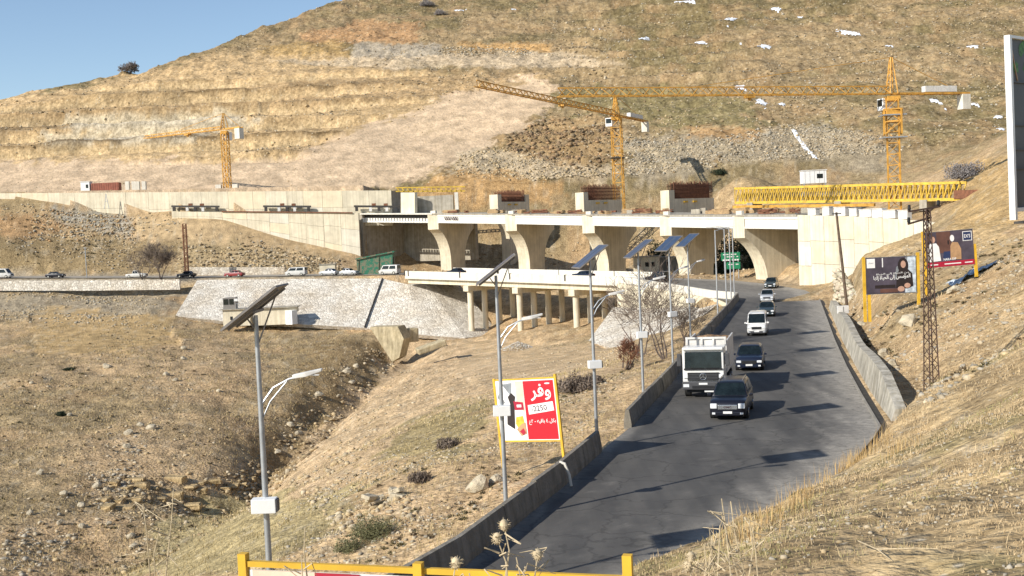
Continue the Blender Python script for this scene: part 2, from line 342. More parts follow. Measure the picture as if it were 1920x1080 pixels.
def grid_mesh(name, P, colors, m, smooth_=True, alpha=None):
    """P (rows, cols, 3)"""
    r, c = P.shape[:2]; me = bpy.data.meshes.new(name)
    me.vertices.add(r * c); me.vertices.foreach_set('co', P.reshape(-1).astype(np.float32))
    i = np.arange(r * c).reshape(r, c)
    q = np.stack([i[:-1, :-1], i[:-1, 1:], i[1:, 1:], i[1:, :-1]], -1).reshape(-1, 4)
    me.loops.add(q.size); me.loops.foreach_set('vertex_index', q.reshape(-1).astype(np.int32))
    me.polygons.add(len(q)); me.polygons.foreach_set('loop_start', np.arange(0, q.size, 4, dtype=np.int32))
    me.update(calc_edges=True)
    if smooth_: me.polygons.foreach_set('use_smooth', np.ones(len(q), bool))
    if colors is not None: put_colors(me, colors.reshape(-1, 3), alpha)
    me.materials.append(MT[m]); o = bpy.data.objects.new(name, me); COL.objects.link(o); return o
def put_colors(me, rgb, alpha=None):
    a = me.color_attributes.new('Col', 'FLOAT_COLOR', 'POINT')
    a.data.foreach_set('color', np.concatenate([np.clip(rgb, 0, 1), np.ones((len(rgb), 1)) if alpha is None else alpha.reshape(-1, 1)], 1).astype(np.float32).reshape(-1))
def raw_mesh(name, V, Fc, rgb, m, smooth_=False):
    """V (n,3); Fc (k, 3 or 4)"""
    me = bpy.data.meshes.new(name); me.vertices.add(len(V)); me.vertices.foreach_set('co', V.reshape(-1).astype(np.float32))
    k = Fc.shape[1]; me.loops.add(Fc.size); me.loops.foreach_set('vertex_index', Fc.reshape(-1).astype(np.int32))
    me.polygons.add(len(Fc)); me.polygons.foreach_set('loop_start', np.arange(0, Fc.size, k, dtype=np.int32)); me.update(calc_edges=True)
    if smooth_: me.polygons.foreach_set('use_smooth', np.ones(len(Fc), bool))
    if rgb is not None: put_colors(me, rgb)
    me.materials.append(MT[m] if isinstance(m, str) else m); o = bpy.data.objects.new(name, me); COL.objects.link(o); return o
# ------------------------------------------------------------------ plan of the road
BH = 0.95
LB = [(-15.5, -2), (-9.6, 14)] + [tuple(on_z(x, y, BH)[:2]) for x, y in
      [(745, 1069), (857, 1006), (940, 946), (1052, 865), (1120, 809), (1176, 768), (1254, 690), (1310, 626), (1347, 588), (1365, 569), (1383, 549)]]
RG = [(-7, -2), (-4.6, 11), (-2.4, 18), (1.6, 28), (4.6, 33), (7.0, 37), (10.0, 41.5), (14.2, 48.5)] + [tuple(on_z(x, y, 0)[:2]) for x, y in
      [(1668, 805), (1627, 740), (1597, 687), (1573, 637), (1557, 597), (1542, 560)]]
LBy = np.array([p[1] for p in LB]); LBx = np.array([p[0] for p in LB]); RGy = np.array([p[1] for p in RG]); RGx = np.array([p[0] for p in RG])
def xl(Y): return np.interp(Y, LBy, LBx)
def xr(Y): return np.interp(Y, RGy, RGx)
YEND = RGy[-1]
# old road: over the lower bridge and away to the left
BR0 = np.array([18.5, 200.0]); BR1 = np.array([-22.0, 244.0]); BRD = (BR1 - BR0) / np.linalg.norm(BR1 - BR0); BRN = np.array([-BRD[1], BRD[0]]) * -1
BRN = np.array([0.736, 0.677])      # across the bridge, away from the camera
OLD = [(-24.0, 257.0, 2.3), (-45, 267, 2.6), (-75, 274, 3.2), (-125, 282, 5.0), (-240, 298, 8.0)]

def hor(x): return 436 - (x - 960) * 0.0437
ctrl = [  # (px, py, distance) on the ground
 (0,520,277),(0,548,268),(160,550,266),(330,560,258),(330,600,240),(0,640,215),(150,640,215),(400,612,238),(560,614,238),(690,612,236),
 (0,720,170),(200,720,172),(400,700,180),(560,690,192),(680,660,208),(0,800,140),(200,800,142),(400,790,145),(540,780,155),
 (0,900,115),(200,900,118),(380,880,124),(0,1000,97),(200,1000,100),(300,960,110),(0,1080,86),
 (760,640,222),(660,735,176),(540,840,142),(440,950,116),(250,1050,96),(100,1110,84),
 (870,634,228),(1000,650,200),(900,700,148),(800,720,140),(950,665,172),(640,1000,50),(500,1000,62),(400,1060,65),(400,1000,80),(560,900,90),
 (700,900,70),(850,900,55),(750,800,100),(900,800,75),(620,830,125),(1000,740,88),(1060,700,105),(1100,680,125),(1150,662,140),(1180,720,85),
 (1100,640,180),(1030,612,214),(1100,600,218),(1240,650,112),(1280,618,130),(1250,640,158),(1180,640,178),(1310,604,150),(1200,600,196),
 # right bank
 (1920,1080,13),(1600,1080,14),(1400,1080,14.5),(1290,1062,16.5),(1340,1015,20),(1440,962,27),(1560,872,41),(1500,920,33),(1920,900,19),(1920,750,30),(1750,900,25),(1750,800,40),
 (1850,700,44),(1920,640,52),(1747,764,62),(1700,700,72),(1660,640,85),(1625,587,92),(1600,556,108),(1720,560,96),(1830,522,93),(1900,560,75),
 (1900,480,92),(1700,462,122),(1640,470,128),(1800,440,118),(1850,400,128),(1880,330,150),(1830,360,155),(1790,400,150),
 # turn and under the viaduct
 (1450,540,182),(1500,542,180),(1400,533,196),(1340,528,215),(1560,545,170),
 (900,514,272),(1050,516,262),(1200,516,250),(1300,522,235),(700,505,292),(800,514,276),(850,510,292),(1000,512,282),(1150,512,268),(1300,510,250),(1400,515,225),(930,502,306),(760,510,303),(1080,492,306),(1250,492,292),(1420,480,262),(1100,395,324),
 # slope below the big wall
 (0,372,316),(120,374,315),(200,394,313),(320,397,309),(420,402,306),(545,442,304),(672,478,300),(-150,380,322),
 (100,440,302),(300,440,300),(450,450,298),(560,490,290),(100,500,287),(350,500,286),(1300,380,320),(1500,370,300),(1700,360,280),(1880,300,230),
]
P = [at(*c) for c in ctrl]
P += [np.array(p, float) for p in [(0, 0, 8.4), (2, 4, 8.2), (1, 8, 7.0), (6, 0, 9.4), (6, 8, 7.6), (-4, 4, 4.5), (20, 0, 14), (40, 20, 20), (60, 60, 22), (90, 120, 24), (140, 200, 34), (120, 260, 30),
      (-30, 20, -12), (-60, 30, -16), (-90, 60, -16), (-140, 120, -9), (-180, 200, 0), (-240, 260, 12), (-20, 30, -8), (-14, 10, -6), (-240, 130, -4), (60, 300, 22)]]
P = np.array(P)
def tps_fit(P, lam=4.0):
    n = len(P); d = np.hypot(P[:, None, 0] - P[None, :, 0], P[:, None, 1] - P[None, :, 1]) / 50
    K = np.where(d > 0, d * d * np.log(np.maximum(d, 1e-9)), 0) + np.eye(n) * lam * 1e-3
    Q = np.c_[np.ones(n), P[:, :2] / 50]; A = np.block([[K, Q], [Q.T, np.zeros((3, 3))]])
    return np.linalg.solve(A, np.r_[P[:, 2], 0, 0, 0])
TW = tps_fit(P)
def tps(X, Y):
    out = np.empty(X.size); x = X.ravel() / 50; y = Y.ravel() / 50; px = P[:, 0] / 50; py = P[:, 1] / 50
    for s in range(0, x.size, 20000):
        e = min(s + 20000, x.size); d2 = (x[s:e, None] - px) ** 2 + (y[s:e, None] - py) ** 2
        out[s:e] = (0.5 * d2 * np.log(np.maximum(d2, 1e-12))) @ TW[:len(P)]
    return (out + TW[-3] + TW[-2] * x + TW[-1] * y).reshape(X.shape)

# hill behind
SMOOTH = [[(-50,303),(540,300),(640,250),(830,185),(1010,145),(1040,185),(960,250),(870,300),(740,350),(640,362),(-50,362)],
          [(250,402),(420,402),(545,445),(660,480),(560,500),(480,470),(260,440)],
          [(60,575),(320,590),(330,650),(60,670)],
          [(860,640),(1110,645),(1190,670),(1150,720),(1000,745),(850,700)]]
def hplane(X, Y): return 22.8 - 0.03 * np.minimum(X, 30) + 0.5 * (Y - 327 + 0.10 * X)
crest = []
for cx, cy in [(-700, 290), (-300, 232), (0, 184), (90, 168), (150, 157), (200, 140), (232, 130), (262, 135), (300, 119), (400, 91), (500, 51), (640, 0), (760, -60), (1000, -130), (1400, -150), (2300, -150)]:
    Ys = np.linspace(335, 700, 3000); r = ray(cx, cy); X = r[0] / r[1] * Ys; Z = CAM[2] + r[2] / r[1] * Ys
    k = np.argmax(hplane(X, Ys) > Z); crest.append((X[k], Ys[k], Z[k]))
crest = np.array(crest)
WALL = [(-230, 326), (-138, 316), (-38.8, 302.5)]
def wall_y(X): return np.interp(X, [p[0] for p in WALL], [p[1] for p in WALL])
def hill(X, Y):
    z = hplane(X, Y)
    zw = z + 3.2 * fbm(X, Y, 80, 3, 5)
    st = 6.5; q = zw / st; k = np.floor(q); fr = q - k
    ter = (k + smooth(0.50, 0.64, fr) * 0.86 + 0.14 * fr) * st
    px = proj(np.stack([X, Y, z], -1)); m = px[..., 0] + 40 * fbm(X, Y, 40, 2, 9)
    fan = np.zeros(z.shape); jn = fbm(X, Y, 12, 3, 17)
    for ox, oy in ((0, 0), (12, 4), (-12, -4), (4, -8), (-4, 8)): fan += inpoly(px[..., 0] + ox + 12 * jn, px[..., 1] + oy + 5 * jn, SMOOTH[0]) / 5
    ycr = np.interp(X, crest[:, 0], crest[:, 1]); left = smooth(6, 30, ycr - Y) * (1 - fan) * (1 - smooth(500, 950, m)) * smooth(29, 33, z) * (1 - smooth(60, 78, z))
    z = z + (ter - z) * left * 0.9 + left * (0.3 * (0.5 - np.abs(fbm(X, Y * 0.25 + z * 0.2, 5.5, 3, 71))) + 0.18 * (0.5 - np.abs(fbm(X, Y * 0.25 + z * 0.2, 1.6, 2, 72))))
    right = smooth(1000, 1100, m)
    zw = z + 4 * fbm(X, Y, 60, 3, 15); st = 5.0; q = zw / st; k = np.floor(q); fr = q - k
    ter = (k + smooth(0.35, 0.75, fr)) * st - 4 * fbm(X, Y, 60, 3, 15)
    z = z + (ter - z) * right * 0.75 * smooth(-0.2, 0.3, fbm(X, Y, 50, 3, 77))
    # crest
    yc = np.interp(X, crest[:, 0], crest[:, 1]); zc = np.interp(X, crest[:, 0], crest[:, 2])
    back = zc - 0.35 * (Y - yc)
    z = np.where(Y > yc, np.minimum(z, back), z)
    plat = smooth(0, 10, Y - 326 + 0.10 * X)
    base = 23.0 - 0.03 * np.minimum(X, 30)
    return np.where(z < base, base, z)
RAV = [tuple(at(*c)[:2]) for c in [(760,640,222),(735,660,206),(660,735,176),(600,790,158),(540,840,142),(490,900,128),(440,950,116)]]
def ground(X, Y, detail=True):
    X = np.asarray(X, float); Y = np.asarray(Y, float)
    z = tps(X, Y)
    # gully
    d, _, _ = segdist(X, Y, RAV); nz = fbm(X, Y, 9, 3, 31)
    z = z - 2.8 * np.exp(-((d + 3.0 * nz) / 4.6) ** 2)
    # meet the hill
    t = smooth(308, 336, Y + 0.10 * np.minimum(X, 0)) ; wy = wall_y(X)
    t = np.where(X < -37, (Y > wy + 1.0).astype(float), t)
    behind = np.where(Y > 285, hill(X, Y), z)
    z = z + (behind - z) * t
    shelf = (X > -88) & (X < -37) & (Y > wy - 3.6) & (Y <= wy + 1.0); z = np.where(shelf, np.minimum(z, np.interp(X, [-88, -39], [18.2, 16.2])), z)
    rough = np.where(X < -30, smooth(0.8, 6, np.abs(Y - wy)), 1.0)
    # old road shelf
    d, zz, _ = segdist(X, Y, OLD); k = 1 - smooth(6.5, 10.5, d); z = z + (zz - 0.05 - z) * k; rough *= smooth(6, 11, d)
    d, zz, _ = segdist(X, Y, [(36, 166, 0.0), (36.5, 186, 0.1), (36, 200, 0.5), (29, 212, 1.0)]); k = 1 - smooth(8.5, 11.5, d); z = z + (zz - 0.05 - z) * k; rough *= smooth(7, 12, d)
    # new road bed
    on = Y < YEND + 6
    dl = xl(Y) - X; dr = X - xr(Y)                       # > 0 outside
    zl = -0.35 + (z + 0.35) * smooth(0.3, 5.0, dl)
    zr = np.where(Y < 57, 0.0 + z * smooth(0.0, 3.0, dr), np.where(dr < 0.9, 0.1, 0.5 + (z - 0.5) * smooth(1.0, 5.0, dr)))
    zn = np.where(dl > 0.25, zl, np.where(dr > 0, zr, -0.06))
    fade = smooth(YEND + 6, YEND - 4, Y); z = np.where(on, z + (zn - z) * fade, z)
    rough = np.where(on, rough * np.clip(np.where(dl > 0, smooth(0.3, 3, dl), np.where(dr > 0, smooth(0.6, 3, dr), 0)), 0, 1), rough)
    if detail:
        far = smooth(40, 160, Y)
        n = 0.9 * fbm(X, Y, 22, 3, 1) * (0.3 + 0.7 * far) + 0.55 * fbm(X, Y, 5.5, 4, 2) * (0.35 + 0.65 * far) + 0.14 * fbm(X, Y, 1.1, 4, 3)
        rid = 1 - np.abs(fbm(X, Y, 12, 4, 21)); n = n + 0.8 * far * (rid - 0.75)
        hp = smooth(318, 335, Y)
        strata = 0.7 * fbm(X * 0.12, z * 1.0 + 0.05 * X, 3.0, 4, 41)
        qq = proj(np.stack([X, Y, z], -1)); calm = 1 - .6 * smooth(0, 1, (qq[..., 1] - 130) / 40) * (1 - smooth(650, 900, qq[..., 0])); hp = hp * np.where(Y > 318, calm, 1)
        n = n + hp * (1.3 * fbm(X, Y, 14, 5, 51, 0.6) + 0.8 * np.abs(fbm(X, Y * 0.5, 3.2, 4, 61)) + strata)
        # loose smooth spoil: quieter
        q = proj(np.stack([X, Y, z], -1)); sm = np.zeros(z.shape)
        for pl in SMOOTH: sm = np.maximum(sm, inpoly(q[..., 0] + 14 * nz, q[..., 1] + 7 * nz, pl).astype(float))
        n = n * (1 - 0.9 * sm)
        z = z + n * rough
    return z
def gz(x, y):
    return float(ground(np.array([[x]]), np.array([[y]]))[0, 0])

# ------------------------------------------------------------------ soil colours (by kind of ground, at its place)
ZONES = [ # polygon in photo points, colour, edge jitter
 ([(-60,190),(150,165),(250,137),(400,107),(520,95),(660,100),(780,130),(900,140),(1040,140),(1000,175),(900,200),(700,240),(560,300),(-60,305)], (.55,.385,.205), 10),
 ([(-60,215),(160,200),(250,190),(420,190),(640,140),(560,195),(420,212),(120,240),(-60,258)], (.37,.255,.135), 9),
 ([(480,150),(700,150),(860,140),(1000,145),(830,180),(560,205)], (.43,.295,.155), 9),
 ([(120,215),(420,212),(500,225),(420,246),(240,250),(110,240)], (.52,.46,.35), 8),
 ([(70,250),(240,250),(400,250),(330,270),(80,272)], (.53,.47,.36), 6),
 ([(-60,278),(540,272),(560,298),(-60,302)], (.58,.415,.225), 5),
 ([(-60,303),(540,300),(640,250),(830,185),(1010,145),(1040,185),(960,250),(870,300),(740,350),(640,362),(-60,362)], (.61,.455,.305), 9),
 ([(830,180),(1010,145),(1045,180),(1000,230),(900,265),(740,255)], (.63,.465,.30), 9),
 ([(860,285),(960,275),(1060,300),(1150,320),(1150,340),(1000,335),(850,318)], (.50,.40,.27), 9),
 ([(945,262),(1040,215),(1150,215),(1165,315),(1060,312),(950,278)], (.36,.245,.125), 12),
 ([(1170,255),(1330,262),(1490,230),(1660,255),(1665,325),(1400,300),(1180,345)], (.36,.30,.21), 16),
 ([(760,362),(830,325),(920,315),(1045,350),(1050,385),(760,385)], (.47,.29,.13), 8),
 ([(570,62),(680,38),(790,48),(775,78),(640,82),(575,85)], (.44,.26,.13), 7),
 ([(480,85),(640,78),(650,105),(500,100)], (.42,.28,.12), 7),
 ([(490,114),(660,108),(830,101),(1000,99),(1060,97),(1180,122),(1000,127),(640,126)], (.53,.42,.285), 5),
 ([(655,80),(830,82),(820,104),(660,108)], (.43,.37,.285), 5),
 ([(860,78),(1040,84),(1040,98),(880,94)], (.48,.29,.12), 5),
 ([(1040,165),(1280,165),(1420,190),(1440,235),(1300,238),(1100,214),(1050,200)], (.215,.18,.085), 14),
 ([(1280,236),(1430,238),(1425,264),(1300,262)], (.40,.25,.12), 6),
 # below the big wall
 ([(-60,396),(60,398),(130,420),(60,445),(-60,440)], (.43,.265,.13), 8),
 ([(100,380),(200,398),(250,410),(245,445),(180,435),(100,400)], (.36,.34,.29), 10),
 ([(250,402),(420,402),(545,445),(660,480),(560,500),(480,470),(260,440)], (.47,.34,.19), 7),
 ([(-60,440),(330,450),(340,515),(-60,515)], (.27,.20,.105), 10),
 ([(340,455),(480,462),(560,495),(640,490),(640,512),(340,512)], (.42,.32,.18), 8),
 ([(-60,515),(330,515),(700,518),(700,526),(330,528),(-60,530)], (.40,.34,.25), 3),
 ([(-60,545),(330,548),(330,590),(200,600),(-60,585)], (.37,.31,.22), 12),
 ([(60,578),(320,594),(330,650),(60,672)], (.52,.355,.165), 14),
 ([(560,640),(760,640),(700,720),(560,860),(470,960),(440,900),(540,760)], (.33,.23,.115), 14),
 ([(740,650),(900,640),(1190,650),(1150,712),(1000,745),(800,810),(560,940),(500,930),(560,850),(640,770),(700,700)], (.57,.415,.25), 12),
 ([(850,650),(1110,645),(1180,668),(1130,690),(960,670)], (.57,.41,.235), 6),
 ([(760,790),(900,745),(930,790),(840,850),(700,870)], (.33,.265,.13), 14),
 ([(380,930),(560,930),(700,900),(640,980),(420,1080),(200,1080)], (.40,.33,.17), 16),
 ([(1370,520),(1500,518),(1500,546),(1380,544)], (.50,.38,.24), 3),
 ([(1600,440),(1760,430),(1900,420),(1900,470),(1700,475),(1600,490)], (.52,.37,.19), 8),
 ([(1780,300),(1900,290),(1920,430),(1800,430)], (.53,.36,.165), 10),
]
def soil_color(X, Y, Z):
    q = proj(np.stack([X, Y, Z], -1)); n1 = fbm(X, Y, 30, 4, 101); n2 = fbm(X, Y, 6, 4, 102); n3 = fbm(X, Y, 1.6, 4, 103); n4 = fbm(X + Y * 0.3, Z * 5, 26, 4, 104)
    c = np.empty(X.shape + (3,))
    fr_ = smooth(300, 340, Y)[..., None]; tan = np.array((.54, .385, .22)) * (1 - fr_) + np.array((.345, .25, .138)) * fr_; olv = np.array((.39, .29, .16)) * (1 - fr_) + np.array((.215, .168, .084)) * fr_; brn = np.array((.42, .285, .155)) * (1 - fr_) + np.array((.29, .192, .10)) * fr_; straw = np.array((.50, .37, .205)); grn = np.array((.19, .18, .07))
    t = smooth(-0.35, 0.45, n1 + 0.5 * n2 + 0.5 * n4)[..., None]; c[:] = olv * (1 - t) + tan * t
    t = (smooth(0.0, 0.5, n2 - 0.3 * n1) * 0.6)[..., None]; c = c * (1 - t) + brn * t
    # dry grass bank on the right
    b = (smooth(-2, 3, X - xr(Y)) * (1 - smooth(58, 85, Y)))[..., None]
    t = smooth(-0.3, 0.4, n3 + 0.4 * n2)[..., None]; bank = straw * t + np.array((.37, .27, .15)) * (1 - t)
    t = smooth(0.15, 0.5, n2 * 0.8 - n1 * 0.5)[..., None]; bank = bank * (1 - 0.7 * t) + grn * 0.7 * t
    c = c * (1 - b) + bank * b
    jx = n2 * 1.6 + n3; jy = fbm(X, Y, 6, 4, 131) * 1.2 + 0.8 * fbm(X, Y, 1.7, 3, 132)
    for poly, col, j in ZONES:
        acc = np.zeros(X.shape)
        for k, (ox, oy) in enumerate(((0, 0), (1, .5), (-1, -.5), (.5, -1), (-.5, 1))):
            acc += inpoly(q[..., 0] + 2.2 * j * jx + ox * j * 0.5, q[..., 1] + 1.1 * j * jy + oy * j * 0.3, poly)
        t = (acc / 5 * 0.84)[..., None]; c = c * (1 - t) + np.array(col) * t
    # strata on the cuts, mottle everywhere
    far = smooth(318, 340, Y)
    st = fbm(X * 0.03 + 0.5 * n2, Z + 0.02 * X, 1.3, 3, 140); cut = far * (1 - smooth(600, 1000, q[..., 0])) * smooth(29, 33, Z) * smooth(80, 66, Z)
    fan = np.zeros(X.shape); jn = fbm(X, Y, 12, 3, 17)
    for ox, oy in ((0, 0), (12, 4), (-12, -4), (4, -8), (-4, 8)): fan += inpoly(q[..., 0] + ox + 12 * jn, q[..., 1] + oy + 5 * jn, SMOOTH[0]) / 5
    cut = cut * (1 - fan)
    c = c * (1 + ((far * 0.10 + cut * 0.28) * st)[..., None])
    # weathered lips of the cut benches (left) and old terrace lines (right)
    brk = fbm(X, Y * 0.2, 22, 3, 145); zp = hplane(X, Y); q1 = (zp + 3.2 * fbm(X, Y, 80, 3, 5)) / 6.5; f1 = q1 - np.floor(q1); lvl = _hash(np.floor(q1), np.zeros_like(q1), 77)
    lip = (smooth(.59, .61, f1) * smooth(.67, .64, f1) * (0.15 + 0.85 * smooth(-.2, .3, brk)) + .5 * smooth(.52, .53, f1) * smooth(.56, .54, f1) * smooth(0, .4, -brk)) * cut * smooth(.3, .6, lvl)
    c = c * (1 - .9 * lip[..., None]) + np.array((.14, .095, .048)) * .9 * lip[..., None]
    fresh = smooth(.49, .52, f1) * smooth(.60, .56, f1) * cut * .35; c = c * (1 - fresh[..., None]) + np.array((.62, .49, .29)) * fresh[..., None]
    q2 = (zp + 4 * fbm(X, Y, 60, 3, 15)) / 5.0; f2 = q2 - np.floor(q2); rt_ = far * smooth(1000, 1100, q[..., 0])
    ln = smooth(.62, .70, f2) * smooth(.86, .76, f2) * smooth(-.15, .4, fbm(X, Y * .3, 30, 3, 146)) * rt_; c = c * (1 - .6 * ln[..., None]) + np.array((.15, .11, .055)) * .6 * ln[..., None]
    ln = smooth(.22, .28, f2) * smooth(.40, .34, f2) * smooth(0, .4, fbm(X, Y * .3, 34, 3, 147)) * rt_; c = c * (1 - .5 * ln[..., None]) + np.array((.47, .37, .21)) * .5 * ln[..., None]
    mott = 1 + 0.13 * n2 + 0.22 * n3
    c = c * mott[..., None]
    gr = smooth(0.25, 0.6, fbm(X, Y, 3.0, 4, 150) * 0.7 + 0.5 * n2)[..., None] * 0.45 * (1 - .55 * far)[..., None]
    c = c * (1 - gr) + np.array((.28, .21, .105)) * gr
    pale = smooth(0.30, 0.52, fbm(X, Y, 0.9 + 0.0, 3, 160))[..., None] * 0.4 * (1 - .5 * far)[..., None]
    return c * (1 - pale) + np.array((.55, .47, .34)) * pale

def make_sheet(name, Xg, Yg, m):
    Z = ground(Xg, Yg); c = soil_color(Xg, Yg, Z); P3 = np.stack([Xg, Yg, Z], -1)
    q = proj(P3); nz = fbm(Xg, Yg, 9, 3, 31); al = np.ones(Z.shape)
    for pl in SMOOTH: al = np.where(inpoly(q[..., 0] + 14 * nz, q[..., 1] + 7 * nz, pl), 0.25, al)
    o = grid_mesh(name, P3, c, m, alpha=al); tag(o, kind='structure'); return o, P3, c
nr, nc = 640, 700
yy = 1.0 * (331.0 / 1.0) ** (np.linspace(0, 1, nr) ** 0.72); uu = np.linspace(-1, 1, nc); uu = np.sign(uu) * (0.8 * np.abs(uu) + 0.2 * np.abs(uu) ** 3)
Xg = uu[None, :] * (0.52 * yy[:, None] + 14); Yg = np.repeat(yy[:, None], nc, 1)
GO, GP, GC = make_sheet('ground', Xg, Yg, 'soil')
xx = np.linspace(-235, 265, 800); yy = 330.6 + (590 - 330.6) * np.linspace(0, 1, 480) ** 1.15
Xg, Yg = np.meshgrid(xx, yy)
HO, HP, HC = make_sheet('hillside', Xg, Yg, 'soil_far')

# far land so that nothing ends in the air
mb = MB(); mb.add([(-2500, -600, -60), (2500, -600, -60), (2500, 3000, -60), (-2500, 3000, -60)], [(0, 1, 2, 3)])
o = mb.build('valley_floor', mat('valley_soil', (.38, .29, .15), 0.95, 0.2, 0.02)); tag(o, kind='structure')

# snow lying in hollows of the hillside
q = proj(HP.reshape(-1, 3)).reshape(HP.shape[:2] + (2,)); sn = np.zeros(q.shape[:2])
jit = 1 + 1.3 * fbm(HP[..., 0], HP[..., 1], 3.5, 4, 201)
for (x, y, a, b, s) in [(1455,17,17,6,0),(1370,36,17,5,0),(1500,33,16,3,0),(1600,63,30,6,.1),(1313,81,14,5,0),(1390,83,16,5,.1),(1430,87,18,6,.1),(1668,87,20,4,.05),(1825,88,14,4,0),(1210,73,18,3,0),(1122,56,22,3,0),
        (1390,167,18,8,.4),(1427,192,18,12,.3),(1350,153,28,3,0),(1466,196,9,5,0),(1752,190,20,7,.2),(1828,197,16,7,.3),(1872,220,16,6,0),(1876,243,16,5,0),(1338,14,9,3,0),(1288,4,20,4,0),(860,20,14,2,0),(1500,120,0,0,0),(1772,205,4,3,0),(960,18,10,2,0)]:
    if a == 0: continue
    dx = q[..., 0] - x; dy = q[..., 1] - y - s * dx; sn = np.maximum(sn, 1.25 - ((dx / a / .72) ** 2 + (dy / b / .70) ** 2) * jit)
d, _, _ = segdist(q[..., 0], q[..., 1], [(1487,246),(1500,264),(1520,288),(1548,315),(1580,335)]); sn = np.maximum(sn, 1.2 - (d / 6.0) * (.5 + .5 * jit))
m = sn > 0.45; rr, cc_ = np.nonzero(m[:-1, :-1] & m[1:, 1:])
N = HP.shape[1]; idx = np.arange(HP.shape[0] * N).reshape(HP.shape[:2])
qf = np.stack([idx[rr, cc_], idx[rr, cc_ + 1], idx[rr + 1, cc_ + 1], idx[rr + 1, cc_]], -1); us, inv = np.unique(qf, return_inverse=True)
sv = HP.reshape(-1, 3)[us].copy(); sv[:, 2] += 0.05 + 0.4 * np.clip(sn.reshape(-1)[us] - 0.45, 0, 0.6)
o = raw_mesh('snow', sv, inv.reshape(-1, 4), None, 'snow', True); tag(o, 'thin white snow patches left in hollows of the brown hillside', 'snow', kind='stuff')

# ------------------------------------------------------------------ road surface
def strip(name, left, right, z, m, zfun=None):
    v = []; f = []
    for i, (a, b) in enumerate(zip(left, right)):
        za = z if zfun is None else zfun[i]
        for k in range(9): t = k / 8; v.append((a[0] + (b[0] - a[0]) * t, a[1] + (b[1] - a[1]) * t, za))
    for i in range(len(left) - 1):
        for k in range(8): f.append((i * 9 + k, i * 9 + k + 1, i * 9 + 10 + k, i * 9 + 9 + k))
    mb = MB(); mb.add(v, f); o = mb.build(name, m, smooth_=True); tag(o, kind='structure'); return o
ys = np.concatenate([np.linspace(0, 30, 30), np.linspace(30.3, YEND - 0.5, 420)])
arc_l = [(27.5, 166), (25.5, 178), (22.5, 190), tuple(BR0)]; arc_r = [(42.5, 170), (41.5, 186), (37.0, 200), tuple(BR0 + BRN * 13)]
le = [(float(xl(y)) + 0.1, y, 0.02) for y in ys]; re = [(float(xr(y)) + 0.1, y, 0.02) for y in ys]
pl, pr = le[-1], re[-1]
for a, b, z in zip(arc_l, arc_r, (0.08, 0.25, 0.6, 1.0)):
    for k in range(1, 9):
        t = k / 8; le.append((pl[0] + (a[0] - pl[0]) * t, pl[1] + (a[1] - pl[1]) * t, pl[2] + (z - pl[2]) * t)); re.append((pr[0] + (b[0] - pr[0]) * t, pr[1] + (b[1] - pr[1]) * t, pr[2] + (z - pr[2]) * t))
    pl, pr = le[-1], re[-1]
le, re = np.array(le), np.array(re); tt = np.linspace(0, 1, 90)[None, :, None]
RP = le[:, None] * (1 - tt) + re[:, None] * tt
wid = np.linalg.norm(le - re, axis=1)[:, None]; dR = (1 - tt[..., 0]) * wid; dL = tt[..., 0] * wid
X_, Y_ = RP[..., 0], RP[..., 1]; n_ = fbm(X_ * 3, Y_ * 0.35, 2.0, 4, 301); n2_ = fbm(X_, Y_, 0.7, 4, 302); n3_ = fbm(X_, Y_ * 0.4, 7, 4, 303)
dust = smooth(4.2, 0.5, dR + 1.2 * n_ + 0.6 * n2_) * 1.0 + 0.5 * smooth(0.9, 0.1, dL + 0.35 * n_) + 0.15 * smooth(0.15, 0.6, n3_ + 0.4 * n2_) * smooth(0.5, 2, dL)
lat = dL + 0.15 * n_; trk = 0.5 + 0.5 * np.cos(2 * math.pi * lat / 1.85); dust = dust + 0.09 * smooth(.35, 1, trk) * (.6 + .6 * n3_) * smooth(1.2, 2.0, dL)
dust = dust + 0.12 * smooth(0.42, 0.6, n_ * 0.7 + n2_ * 0.5)
dust = np.where(Y_ > YEND, dust + 0.35 * smooth(YEND, YEND + 12, Y_), dust)
o = grid_mesh('road', RP, np.repeat(np.clip(dust, 0, 1)[..., None], 3, 2), 'asphalt'); tag(o, kind='structure')
ys2 = [y for y in np.linspace(49, YEND - 1, 40)]
mb = MB()
for a, b in zip(ys2[:-1], ys2[1:]):
    for off, w_, z_ in ((-0.42, 0.08, 0.06), ):
        mb.bar((float(xr(a)) + off, a, z_), (float(xr(b)) + off, b, z_), 0.12, 0.12)
o = mb.build('kerb', 'shoulder'); tag(o, kind='structure')
mb = MB(); lft = [(float(xr(y)) - 0.36, y) for y in ys2]; rgt = [(float(xr(y)) + 0.05, y) for y in ys2]
o = strip('gutter', lft, rgt, 0.030, mat('gutter_dark', (.045, .04, .034), 0.9, 0.3, 2.0))  # gutter strip in a dark tone
o = strip('old_road', [(a[0] + 0.8, a[1] - 6.3) for a in OLD], [(a[0] + 1.0, a[1] + 6.0) for a in OLD], 0, mat('old_asphalt', (.36, .315, .25), 0.9, 0.15, 0.3), [a[2] + 0.03 for a in OLD])
# ------------------------------------------------------------------ big structures
def lerp(a, b, t): return a + (b - a) * t
